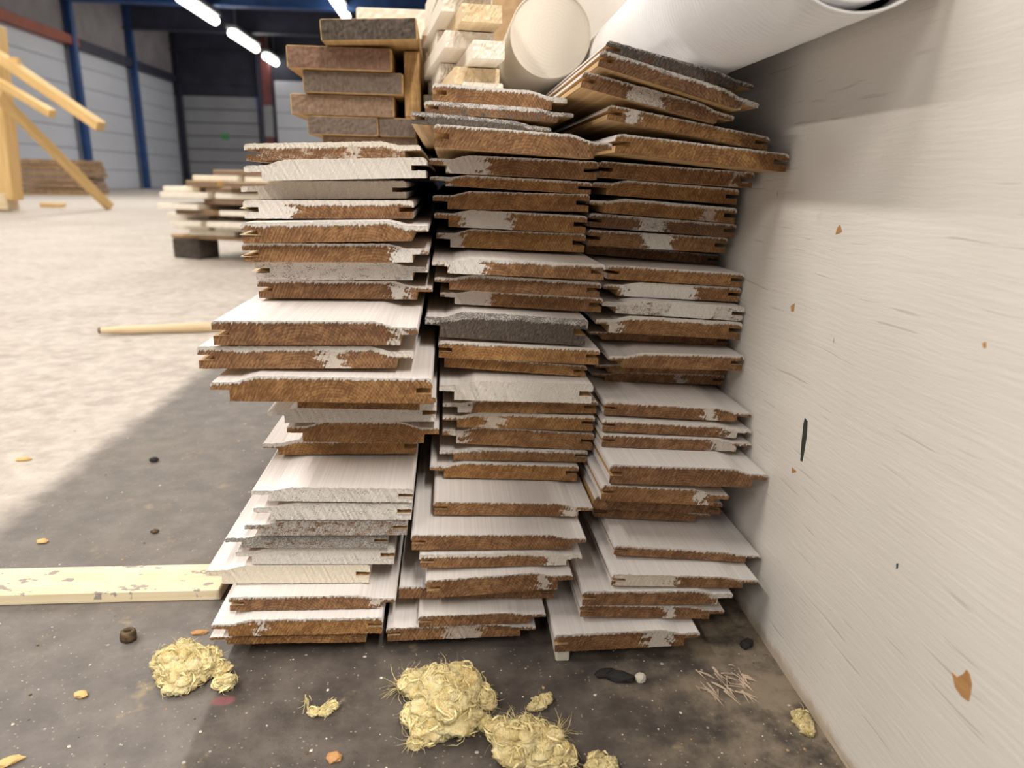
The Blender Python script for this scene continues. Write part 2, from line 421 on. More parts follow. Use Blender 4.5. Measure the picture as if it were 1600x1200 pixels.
# ------------------------------------------------------------------ the hall
WX = -9.35
floor = struct(box_obj('floor', (-12, -5, -0.2), (7, 27.5, 0), M_FLOOR))
ceiling = struct(box_obj('ceiling', (-12, -5, 5.05), (7, 27.5, 5.2), M_CEIL))
WALLX = 0.2785
wall_right = struct(box_obj('wall_right', (WALLX, -0.55, 0.0), (WALLX + 0.03, 2.9, 1.35), M_WALL))
wall_left = struct(box_obj('wall_left', (WX - 0.3, 2, 3.45), (WX, 26.2, 5.05), M_UPPER))
wall_back = struct(box_obj('wall_back', (-12, 26.2, 3.35), (7, 26.5, 5.05), M_UPPERDARK))
back_low = struct(box_obj('wall_back_lower', (-12, 26.25, 0.0), (7, 26.5, 3.35), M_UPPERDARK))

cols_y = [at_y(x, y, 1) for x, y in ((3, 260), (120, 180), (210, 180), (278, 180))]
COLY = [WX / c.x for c in cols_y]
# sectional doors between the columns of the left wall
ylist = [COLY[0] - (COLY[1] - COLY[0])] + COLY
for i in range(4):
    y0, y1 = ylist[i] + 0.12, ylist[i + 1] - 0.12
    d = struct(empty('door_%d' % (i + 1), (WX - 0.05, y0, 0)))
    nP = 7
    for k in range(nP):
        z0 = k * 3.45 / nP
        box_obj('door_panel', (-0.05, 0, z0 + 0.005), (0.03, y1 - y0, z0 + 3.45 / nP - 0.005), M_DOOR, d, 0.012)
    box_obj('door_backing', (-0.12, -0.1, 0), (-0.05, y1 - y0 + 0.1, 3.45), M_GREYSTEEL, d)
# red then dark rail above the doors
tag(box_obj('door_rail', (WX - 0.02, 4, 3.36), (WX + 0.18, COLY[1] + 0.25, 3.56), M_REDSTEEL),
    'red steel rail above the white door nearest the left edge', 'rail')
tag(box_obj('door_rail', (WX - 0.02, COLY[1] + 0.26, 3.34), (WX + 0.15, 26.1, 3.56), M_BLUEBLACK),
    'dark steel rail above the white doors further along the left wall', 'rail')
for i, (y, mt, lab) in enumerate(zip(COLY, (M_BLUE, M_BLUE, M_BLUE, M_BLUEBLACK),
        ('blue steel column behind the timber frame at the left edge', 'blue steel column where the red door rail ends',
         'blue steel column between the two further white doors', 'dark steel column in the far left corner of the hall'))):
    t = tag(empty('steel_column', (WX + 0.15, y, 0)), lab, 'column', 'columns along the left wall')
    w = 0.085 if i < 3 else 0.15
    box_obj('flange', (0.04, -w, 0), (0.06, w, 4.9), mt, t)
    box_obj('flange', (-0.10, -w, 0), (-0.08, w, 4.9), mt, t)
    box_obj('web', (-0.08, -0.02, 0), (0.04, 0.02, 4.9), mt, t)
    box_obj('base_plate', (-0.18, -w - 0.06, 0), (0.18, w + 0.06, 0.02), mt, t)
# roof beams across the hall
for i, y in enumerate(COLY):
    lab = ('blue roof beam nearest the camera, spanning from the left edge', 'blue roof beam above the end of the red rail',
           'third dark blue roof beam below the lit tubes', 'dark roof beam nearest the back wall')[i]
    t = tag(empty('roof_beam', (WX, y, 4.32)), lab, 'beam', 'roof beams across the hall')
    mt = M_BLUE if i < 2 else M_BLUEBLACK
    box_obj('lower_flange', (0, -0.14, 0), (16, 0.14, 0.04), mt, t)
    box_obj('upper_flange', (0, -0.14, 0.60), (16, 0.14, 0.64), mt, t)
    box_obj('web', (0, -0.015, 0.04), (16, 0.015, 0.60), mt, t)
# tube lights
def tube_light(p, q, x, lab):
    r0, r1 = ray(*p), ray(*q)
    y0, y1 = x / r0.x, x / r1.x; y = (y0 + y1) / 2; ln = abs(y1 - y0)
    rm = ray((p[0] + q[0]) / 2, (p[1] + q[1]) / 2); z = H + rm.z * (x / rm.x)
    t = tag(empty('tube_light', (x, y, z)), lab, 'light', 'lit tube lights under the roof')
    box_obj('housing', (-0.14, -ln / 2 - 0.05, 0.10), (0.14, ln / 2 + 0.05, 0.20), M_GREYSTEEL, t, 0.01)
    bm = bmesh.new()
    bmesh.ops.create_cone(bm, cap_ends=True, segments=14, radius1=0.10, radius2=0.10, depth=ln, matrix=Matrix.Rotation(PI / 2, 4, 'X'))
    from_bm('tube', bm, M_TUBE, t, True)
    for e in (-1, 1):
        if z + 0.2 < 5.05: box_obj('hanger', (-0.01, e * ln / 3, 0.20), (0.01, e * ln / 3 + 0.02, 5.05 - z), M_GREYSTEEL, t)
tube_light((281, -2), (336, 30), -6.0, 'lit tube light nearest the camera in the left row')
tube_light((362, 52), (400, 76), -6.0, 'second lit tube light along the left row')
tube_light((415, 87), (431, 99), -6.0, 'small lit tube light furthest along the left row')
tube_light((522, 0), (541, 24), -2.8, 'single lit tube light above the dark timber stack')

# back wall: grey door, maroon column, white door
def wall_pt(px, py): return at_y(px, py, 26.1)
a, b_ = wall_pt(281, 280), wall_pt(410, 280)
top = wall_pt(345, 150).z
d = struct(empty('door_5', (a.x, 26.2, 0)))
for k in range(7):
    box_obj('door_panel', (0, -0.06, k * top / 7 + 0.012), (b_.x - a.x, 0.0, (k + 1) * top / 7 - 0.012), M_DOORGREY, d, 0.012)
g0, g1 = wall_pt(345, 209), wall_pt(358, 218)
box_obj('green_mark', (g0.x - a.x, -0.075, g1.z), (g1.x - a.x, -0.055, g0.z), M_GREEN, d)
e0, e1 = wall_pt(438, 280), wall_pt(520, 280); tz = wall_pt(445, 126).z
d = struct(empty('door_6', (e0.x, 26.2, 0)))
for k in range(7):
    box_obj('door_panel', (0, -0.06, k * tz / 7 + 0.008), (e1.x - e0.x, 0.0, (k + 1) * tz / 7 - 0.008), M_DOOR, d, 0.01)
p0, p1 = wall_pt(404, 147), wall_pt(411, 180)
tag(box_obj('light_gap', (p0.x, 26.05, p1.z), (p1.x, 26.12, p0.z), M_BLUELIT), 'blue glowing slit beside the maroon column on the back wall', 'light')
c0, c1 = wall_pt(414, 160), wall_pt(427, 160)
t = tag(empty('steel_column', (c0.x, 25.8, 0)), 'maroon and grey steel column between the two back wall doors', 'column')
mz = wall_pt(420, 166).z; bz = wall_pt(420, 215).z
for nm, z0, z1, mt in (('lower_guard', 0, bz, M_MAROON), ('grey_section', bz, mz, M_GREYSTEEL), ('upper_section', mz, 5.0, M_MAROON)):
    box_obj(nm, (0, 0, z0), (c1.x - c0.x, 0.3, z1), mt, t, 0.02)
t = tag(empty('steel_column', (c0.x - 0.14, 25.85, 0)), 'narrow black post just left of the maroon column', 'column')
box_obj('post', (0, 0, 0), (0.13, 0.25, 5.0), M_BLUEBLACK, t)

# ------------------------------------------------------------------ timber frame at the left edge
def beam_between(name, p, q, w, h, mat, parent, up=Vector((0, 0, 1))):
    p, q = Vector(p), Vector(q); d = q - p; L = d.length; d.normalize()
    s = d.cross(up)
    if s.length < 1e-4: s = Vector((1, 0, 0))
    s.normalize(); u = s.cross(d)
    bm = bmesh.new(); add_box(bm, (-w / 2, 0, -h / 2), (w / 2, L, h / 2), 0, min(w, h) * 0.06)
    o = from_bm(name, bm, mat, parent)
    m = Matrix((s, d, u)).transposed().to_4x4(); m.translation = p
    o.matrix_local = (Matrix.Translation(parent.location).inverted() @ m) if parent else m
    return o
YF = 8.2
b0 = at_z(20, 330); YF = b0.y
t = tag(empty('timber_frame', (b0.x, b0.y, 0)), 'yellow timber post with slanting braces at the left edge', 'frame')
q = at_y(18, 318, YF); top_p = at_y(-12, 40, YF)
beam_between('post', (q.x, YF, 0.12), top_p, 0.20, 0.16, M_YELLOW, t)
foot = at_z(172, 328)
beam_between('brace', at_y(-5, 148, YF - 0.3), (foot.x, foot.y, 0.03), 0.085, 0.085, M_YELLOW, t)
beam_between('brace', at_y(-20, 118, YF - 0.5), at_y(82, 178, YF - 0.9), 0.07, 0.07, M_YELLOW, t)
beam_between('brace', at_y(-20, 76, YF - 0.3), at_y(158, 198, YF - 0.6), 0.11, 0.09, M_YELLOW, t)
beam_between('crosspiece', at_y(-25, 99, YF - 0.35), at_y(30, 96, YF - 0.35), 0.07, 0.07, M_YELLOW, t)
s0, s1 = at_z(-60, 330), at_z(38, 329)
beam_between('sill', (s0.x, YF, 0.095), (s1.x, YF, 0.095), 0.22, 0.17, M_PALE, t)
# chipboard sheets leaning at the left wall and a loose batten on the floor
o0 = at_z(28, 303); o1 = at_z(136, 300)
yb = 14.3
l, r_ = at_y(24, 303, yb), at_y(132, 300, yb)
zt = at_y(80, 249, yb).z
t = tag(empty('board_pile', (l.x, yb, 0)), 'brown pile of chipboard sheets standing before the white left door', 'board pile')
for k in range(6):
    box_obj('sheet', (0.02 * (k % 2), 0.0, 0.02 + k * (zt - .02) / 6), (r_.x - l.x - 0.03 * (k % 3), 1.0, (k + 1) * (zt) / 6 - 0.002), M_OSB, t, 0.01)
box_obj('pale_edge', (0, -0.02, 0.0), (r_.x - l.x, 1.0, 0.02), M_TAN, t)
a, b_ = at_z(62, 324), at_z(134, 322)
tag(box_obj('batten', (a.x, a.y, 0), (b_.x, a.y + 0.12, 0.05), M_YELLOW, None, 0.005), 'yellow batten lying on the far floor beside the timber frame', 'batten')
pp = at_z(238, 293)
t = empty('leaning_stick', (pp.x, pp.y, 0)); tag(t, 'thin brown stick leaning at the far white door', 'stick')
beam_between('stick', (pp.x + 0.25, pp.y - 0.3, 0.03), (pp.x - 0.05, pp.y + 0.1, 0.62), 0.07, 0.05, M_TAN, t)

# ------------------------------------------------------------------ pallet with loose boards, left of the stacks
PY = 3.75
pl = at_z(292, 404)
t = tag(empty('pallet', (pl.x, pl.y, 0)), 'dark pallet with black blocks under loose pale boards', 'pallet')
rz = -0.42
t.rotation_euler = (0, 0, rz)
for (bx, by) in ((-0.085, 0), (0.55, 0), (-0.085, 0.9), (0.55, 0.9)):
    box_obj('block', (bx, by, 0.0), (bx + 0.17, by + 0.14, 0.098), M_DARKHOLE, t, 0.006)
for by in (0, 0.9):
    box_obj('bearer', (-0.1, by + 0.01, 0.0985), (0.75, by + 0.13, 0.1155), M_TAN, t, 0.004)
PB = [(290, 372, 425), (268, 330, 425), (262, 318, 420), (258, 334, 425), (272, 340, 420), (243, 318, 420), (250, 336, 425), (256, 322, 415), (292, 350, 425), (304, 384, 425), (336, 0, 428)]
NTH = ['lowest', 'second', 'third', 'fourth', 'fifth', 'sixth', 'seventh', 'eighth', 'ninth', 'tenth', 'topmost']
PALLET_BOARDS = []
rp = random.Random(21)
for k, (xa, xb, xc) in enumerate(PB):
    mts = [rp.choice((M_WHITEWOOD, M_WHITEWOOD, M_PALE, M_TAN)), rp.choice((M_WHITEWOOD, M_PALE, M_TAN, M_WHITEWOOD))]
    if k == 8: mts[0] = M_YELLOW
    col = {M_WHITEWOOD.name: 'whitish', M_PALE.name: 'pale', M_TAN.name: 'brown', M_YELLOW.name: 'yellow'}
    yy = 3.62 - 0.01 * k + rp.uniform(-.06, .10)
    hp = rp.uniform(7.5, 9.2)
    if xb: PALLET_BOARDS.append((xa, xb - 3, 300, 300 + hp, yy, mts[0], col[mts[0].name] + ' loose board, %s layer on the pallet, at the left side' % NTH[k]))
    PALLET_BOARDS.append((xb or xa, xc, 300, 300 + hp, yy - rp.uniform(0.0, .12), mts[1], col[mts[1].name] + ' loose board, %s layer on the pallet, next to the left stack' % NTH[k]))
PLACED = []
for (x0, x1, y0, y1, yy, mt, lab) in PALLET_BOARDS:
    A, B = at_y(x0, (y0 + y1) / 2, yy), at_y(x1, (y0 + y1) / 2, yy)
    zt_, zb_ = at_y(x0, y0, yy).z, at_y(x0, y1, yy).z
    hgt = zt_ - zb_; wd = (B.x - A.x) * 1.05; cr, sr = math.cos(-0.30), math.sin(-0.30)
    pts_ = [(A.x + u * cr - v * sr, yy + u * sr + v * cr) for u in [wd * i / 4 for i in range(5)] for v in [1.5 * j / 40 for j in range(41)]]
    sup = 0.1165
    for (qx, qy, qw, qt) in PLACED:
        for (ax_, ay_) in pts_:
            du, dv = ax_ - qx, ay_ - qy; lu, lv = du * cr + dv * sr, -du * sr + dv * cr
            if -0.012 < lu < qw + 0.012 and -0.012 < lv < 1.512: sup = max(sup, qt); break
    zb_ = sup + 0.0008; PLACED.append((A.x, yy, wd, zb_ + hgt))
    zt_ = zb_ + hgt
    t = tag(empty('loose_board', (A.x, yy, zb_), -0.30), lab, 'board', 'loose boards on the pallet')
    box_obj('plank', (0, 0, 0), ((B.x - A.x) * 1.05, 1.5, zt_ - zb_), mt, t, 0.003)
    box_obj('end_face', (0.002, -0.003, 0.002), ((B.x - A.x) * 1.05 - 0.002, 0.0, zt_ - zb_ - 0.002), M_LIGHTEND if mt is not M_WHITEWOOD else M_WHITEWOOD, t)

# ------------------------------------------------------------------ tongue and groove panelling boards
TL=[
(-0.1770,0.4261,-0.0317,0.4321,0.6363,0.0135,'R'),
(-0.1719,0.4124,-0.0257,0.4181,0.6126,0.0160,'L'),
(-0.1819,0.3958,-0.0436,0.3991,0.6355,0.0143,'L'),
(-0.1764,0.3812,-0.0369,0.3833,0.6177,0.0145,'G'),
(-0.1714,0.3648,-0.0240,0.3688,0.5900,0.0160,'R'),
(-0.1735,0.3483,-0.0238,0.3495,0.5961,0.0149,'R'),
(-0.1698,0.3322,-0.0250,0.3329,0.6135,0.0153,'R'),
(-0.1704,0.3157,-0.0220,0.3151,0.6209,0.0155,'R'),
(-0.1813,0.2974,-0.0300,0.2973,0.5312,0.0181,'R'),
(-0.1951,0.2771,-0.0338,0.2771,0.5350,0.0171,'R'),
(-0.1829,0.2583,-0.0191,0.2548,0.5220,0.0197,'L'),
(-0.1453,0.2328,-0.0182,0.2292,0.5718,0.0157,'B'),
(-0.1629,0.2117,-0.0186,0.2119,0.5949,0.0160,'L'),
(-0.1499,0.1947,-0.0167,0.1916,0.6039,0.0194,'B'),
(-0.1765,0.1717,-0.0372,0.1707,0.6197,0.0147,'L'),
(-0.1688,0.1558,-0.0370,0.1512,0.5510,0.0124,'L'),
(-0.1691,0.1403,-0.0385,0.1372,0.5534,0.0155,'L'),
(-0.1783,0.1230,-0.0427,0.1201,0.5556,0.0137,'L'),
(-0.1966,0.1085,-0.0598,0.1047,0.5601,0.0127,'L'),
(-0.1908,0.0943,-0.0551,0.0903,0.5649,0.0171,'L'),
(-0.2176,0.0764,-0.0773,0.0726,0.5648,0.0175,'L'),
(-0.1946,0.0562,-0.0538,0.0537,0.5472,0.0133,'R'),
(-0.2064,0.0422,-0.0643,0.0392,0.5353,0.0156,'L'),
(-0.2103,0.0257,-0.0788,0.0222,0.5394,0.0097,'L'),
]
TM=[
(-0.0218,0.4824,0.0984,0.4770,0.6764,0.0141,'R'),
(-0.0289,0.4667,0.1032,0.4623,0.6666,0.0100,'R'),
(-0.0400,0.4569,0.0821,0.4491,0.6545,0.0100,'R'),
(-0.0184,0.4423,0.1235,0.4358,0.5899,0.0167,'R'),
(-0.0231,0.4213,0.1186,0.4179,0.6178,0.0146,'L'),
(-0.0237,0.4062,0.1192,0.4011,0.6460,0.0100,'L'),
(-0.0225,0.3912,0.1216,0.3906,0.6689,0.0157,'L'),
(-0.0215,0.3756,0.1219,0.3706,0.6785,0.0160,'L'),
(-0.0200,0.3571,0.1234,0.3533,0.6895,0.0174,'L'),
(-0.0218,0.3374,0.1294,0.3321,0.6176,0.0135,'L'),
(-0.0200,0.3225,0.1282,0.3151,0.6271,0.0138,'L'),
(-0.0157,0.3065,0.1347,0.2984,0.6458,0.0136,'L'),
(-0.0280,0.2914,0.1172,0.2826,0.6209,0.0239,'L'),
(-0.0171,0.2632,0.1290,0.2561,0.6188,0.0147,'G'),
(-0.0117,0.2468,0.1201,0.2368,0.6309,0.0101,'N'),
(-0.0162,0.2306,0.1226,0.2257,0.6090,0.0182,'L'),
(-0.0135,0.2085,0.1298,0.2063,0.6210,0.0120,'L'),
(-0.0137,0.1957,0.1290,0.1901,0.6262,0.0152,'L'),
(-0.0139,0.1801,0.1306,0.1702,0.6317,0.0171,'L'),
(-0.0171,0.1576,0.1253,0.1525,0.6336,0.0124,'L'),
(-0.0262,0.1443,0.1170,0.1376,0.6313,0.0160,'L'),
(-0.0218,0.1252,0.1234,0.1199,0.5834,0.0127,'R'),
(-0.0399,0.1097,0.1119,0.1063,0.5511,0.0141,'R'),
(-0.0330,0.0923,0.1082,0.0911,0.5483,0.0126,'R'),
(-0.0280,0.0728,0.0989,0.0791,0.5394,0.0175,'R'),
(-0.0518,0.0551,0.0877,0.0502,0.5601,0.0119,'N'),
(-0.0345,0.0377,0.0769,0.0389,0.5399,0.0108,'R'),
(-0.0623,0.0258,0.0685,0.0263,0.5417,0.0133,'R'),
]
TR=[
(0.1189,0.5102,0.2441,0.4834,0.6121,0.0100,'R'),
(0.1113,0.5004,0.2435,0.4678,0.5957,0.0115,'R'),
(0.1004,0.4867,0.2292,0.4590,0.6097,0.0117,'R'),
(0.1242,0.4629,0.2651,0.4408,0.6180,0.0111,'G'),
(0.1286,0.4396,0.2765,0.4271,0.6025,0.0144,'G'),
(0.1264,0.4196,0.2702,0.4127,0.6561,0.0133,'G'),
(0.1271,0.4055,0.2696,0.3978,0.6871,0.0144,'L'),
(0.1245,0.3892,0.2687,0.3800,0.6846,0.0143,'L'),
(0.1267,0.3729,0.2741,0.3644,0.6957,0.0128,'G'),
(0.1274,0.3568,0.2690,0.3508,0.7023,0.0150,'G'),
(0.1337,0.3399,0.2764,0.3299,0.7398,0.0100,'N'),
(0.1416,0.3264,0.2766,0.3194,0.6698,0.0130,'G'),
(0.1401,0.3113,0.2765,0.3053,0.6735,0.0141,'L'),
(0.1369,0.2969,0.2766,0.2888,0.6595,0.0138,'L'),
(0.1320,0.2811,0.2767,0.2733,0.6618,0.0173,'L'),
(0.1310,0.2610,0.2761,0.2538,0.6893,0.0100,'L'),
(0.1436,0.2473,0.2767,0.2433,0.6484,0.0153,'L'),
(0.1384,0.2275,0.2761,0.2236,0.6861,0.0100,'L'),
(0.1366,0.2172,0.2760,0.2117,0.6904,0.0100,'L'),
(0.1350,0.2074,0.2767,0.1982,0.6171,0.0125,'R'),
(0.1332,0.1924,0.2763,0.1829,0.6118,0.0117,'R'),
(0.1329,0.1782,0.2763,0.1708,0.6098,0.0122,'R'),
(0.1328,0.1653,0.2767,0.1578,0.5684,0.0176,'R'),
(0.1273,0.1444,0.2447,0.1360,0.5722,0.0149,'R'),
(0.1266,0.1213,0.2502,0.1123,0.5980,0.0121,'N'),
(0.1298,0.1061,0.2437,0.0976,0.6106,0.0118,'R'),
(0.1393,0.0907,0.2763,0.0782,0.5616,0.0095,'R'),
(0.1326,0.0767,0.2652,0.0691,0.5369,0.0110,'R'),
(0.1071,0.0623,0.2419,0.0588,0.5338,0.0138,'R'),
(0.1063,0.0481,0.2369,0.0406,0.5354,0.0118,'R'),
(0.0820,0.0294,0.2100,0.0311,0.5201,0.0169,'R'),
]


BLEN = 2.1
YAW = math.radians(0.9)
def profile(W, t, ori):
    """top(x), spans: list of (x0, x1, [(zt0, zb)...]); returns outline and column data"""
    g = 0.0125; lip = 0.0135
    L = 'R' if ori in ('R', 'G', 'N') else 'L'
    left_groove = ori in ('R', 'G', 'N'); right_groove = ori in ('L', 'G', 'N')
    left_lip = ori in ('L', 'B'); right_lip = ori in ('R', 'B')
    if ori == 'N': left_groove = False
    pts_top = []   # left to right
    if left_lip:
        pts_top += [(0.0, -.33 * t), (0.001, -.27 * t), (0.018, -.25 * t), (0.025, -.12 * t), (0.033, 0)]
    else:
        pts_top += [(0.0, -.0022), (0.0009, -.0006), (0.0026, 0)]
    if right_lip:
        pts_top += [(W - .033, 0), (W - .025, -.12 * t), (W - .018, -.25 * t), (W - .001, -.27 * t), (W, -.33 * t)]
    else:
        pts_top += [(W - .0026, 0), (W - .0009, -.0006), (W, -.0022)]
    bot = []       # right to left
    if right_lip:
        bot += [(W, -.54 * t), (W - lip, -.58 * t), (W - lip, -t)]
    else:
        if right_groove: bot += [(W, -.37 * t), (W - g, -.37 * t), (W - g, -.64 * t), (W - .0008, -.64 * t)]
        bot += [(W - .0008, -t)]
    if left_lip:
        bot += [(lip, -t), (lip, -.58 * t), (0, -.54 * t)]
    else:
        bot += [(.0008, -t)]
        if left_groove: bot += [(.0008, -.64 * t), (g, -.64 * t), (g, -.37 * t), (0, -.37 * t)]
    spans = []     # x0, x1, zb upper span, optional lower span
    def top(x):
        for (a, b) in zip(pts_top, pts_top[1:]):
            if a[0] <= x <= b[0]:
                f = (x - a[0]) / max(1e-9, b[0] - a[0]); return a[1] + f * (b[1] - a[1])
        return pts_top[0][1] if x < 0 else pts_top[-1][1]
    xl = lip if left_lip else (g if left_groove else 0.0)
    xr = W - (lip if right_lip else (g if right_groove else 0.0))
    if left_lip: spans.append((0, xl, lambda x: top(x), lambda x: -.56 * t))
    elif left_groove:
        spans.append((0, xl, lambda x: top(x), lambda x: -.37 * t)); spans.append((.0008, xl, lambda x: -.64 * t, lambda x: -t))
    spans.append((xl, xr, lambda x: top(x), lambda x: -t))
    if right_lip: spans.append((xr, W, lambda x: top(x), lambda x: -.56 * t))
    elif right_groove:
        spans.append((xr, W, lambda x: top(x), lambda x: -.37 * t)); spans.append((xr, W - .0008, lambda x: -.64 * t, lambda x: -t))
    return pts_top, bot, spans, top

def board(rec, label, group, paint, seed, raw_side=False):
    x0, z0, x1, z1, Y, t, ori = rec
    rnd = random.Random(seed)
    W = math.hypot(x1 - x0, z1 - z0); roll = math.atan2(z1 - z0, x1 - x0)
    pts_top, bot, spans, top = profile(W, t, ori)
    # ---- body
    bm = bmesh.new()
    ring = pts_top + bot
    segs = [0.0, BLEN]
    rows = [[bm.verts.new((x, y, z)) for (x, z) in ring] for y in segs]
    n = len(ring); nt_ = len(pts_top)
    for i in range(n):
        j = (i + 1) % n
        f = bm.faces.new((rows[0][i], rows[0][j], rows[1][j], rows[1][i]))
        painted = (i < nt_ - 1)
        zavg = (ring[i][1] + ring[j][1]) / 2
        if not painted and abs(ring[i][0] - ring[j][0]) < 1e-5 and (zavg > -.6 * t or not raw_side) and (ring[i][0] < 0.001 or ring[i][0] > W - 0.001): painted = True
        f.material_index = 0 if painted else 1
    bm.faces.new(rows[1])
    bm.faces.new(list(reversed(rows[0])))
    bm.normal_update()
    for f in bm.faces:
        if len(f.verts) > 4: f.material_index = 1
    o = from_bm('panelling_board', bm, [M_TOP, M_RAW])
    m = Matrix.Rotation(YAW + rnd.uniform(-0.0002, 0.0002), 4, 'Z') @ Matrix.Rotation(-roll, 4, 'Y')
    m.translation = (x0, Y, z0)
    o.matrix_world = m
    tag(o, label, 'board', group)
    # ---- sawn end
    edge, full, dark, warm, pc, ph, ps, cream = paint
    verts, faces, fmat, fc = [], [], [], []
    step = 0.0019
    jy = lambda x, z: -0.0012 + 0.0009 * (noise.noise((x * 520 + z * 230, z * 60, seed * 3.1)))
    for si, (a, b, ft, fb) in enumerate(spans):
        nc = max(2, int(round((b - a) / step)))
        R = 4
        base = len(verts)
        for c in range(nc + 1):
            x = a + (b - a) * c / nc
            zt_, zb_ = ft(min(max(x, a + 1e-6), b - 1e-6)), fb(x)
            tooth = 0.00055 * noise.noise((x * 900, seed * 1.7, 0.3)) + 0.0002
            tb = 0.0003 * noise.noise((x * 800, seed * 2.7, 5.3))
            for r in range(R + 1):
                z = zt_ + (zb_ - zt_) * r / R
                yy = jy(x, z)
                if r == 0: z += tooth; yy -= 0.0003
                if r == R: z += tb
                verts.append((x, yy, z)); fc.append((x, max(0.0, top(min(max(x, 0), W)) - z), seed))
            # back rim
            verts.append((x, 0.0008, zt_ + 0.0001)); fc.append((x, 0.0, seed))
            verts.append((x, 0.0008, zb_ - 0.00005)); fc.append((x, t, seed))
        K = R + 3
        for c in range(nc):
            p, q = base + c * K, base + (c + 1) * K
            for r in range(R):
                faces.append((p + r, p + r + 1, q + r + 1, q + r)); fmat.append(0)
            istop = abs(ft((a + b) / 2) - top((a + b) / 2)) < 1e-6
            faces.append((p + R + 1, p, q, q + R + 1)); fmat.append(1 if istop else 0)
            faces.append((p + R, p + R + 2, q + R + 2, q + R)); fmat.append(0)
        for cidx, flip in ((0, False), (nc, True)):
            p = base + cidx * K
            f = [p + R + 1] + [p + r for r in range(R + 1)] + [p + R + 2]
            faces.append(tuple(reversed(f)) if not flip else tuple(f)); fmat.append(0)
    me = bpy.data.meshes.new('sawn_end')
    me.from_pydata(verts, [], faces)
    me.polygons.foreach_set('material_index', fmat)
    def vec(name, vals):
        at = me.attributes.new(name, 'FLOAT_VECTOR', 'POINT')
        at.data.foreach_set('vector', [c for v in vals for c in v])
    nv = len(verts)
    vec('fc', fc)
    vec('pp', [(edge * t, full, dark)] * nv)
    vec('pq', [(pc * W, ph * W, ps)] * nv)
    vec('pr', [(warm, W * rnd.uniform(0.2, 0.8), cream)] * nv)
    me.update()
    link('sawn_end', me, [M_END, M_TOP], o)
    return o

def splinter(parent, x, z, ln, dx, w=0.004):
    """a split raw sliver standing off the groove lip, running back along the board"""
    bm = bmesh.new()
    a = [bm.verts.new(c) for c in ((x, -0.004, z), (x, 0.02 + ln, z + w), (x, 0.02 + ln, z - w), (x + 0.004, 0.02 + ln, z))]
    b = bm.verts.new((x + dx, -0.001, z - 0.0012))
    bm.faces.new((a[0], a[1], a[2])); bm.faces.new((a[0], b, a[1])); bm.faces.new((a[0], a[2], b)); bm.faces.new((a[1], b, a[2]))
    s = from_bm('splinter', bm, M_PALE, parent); return s

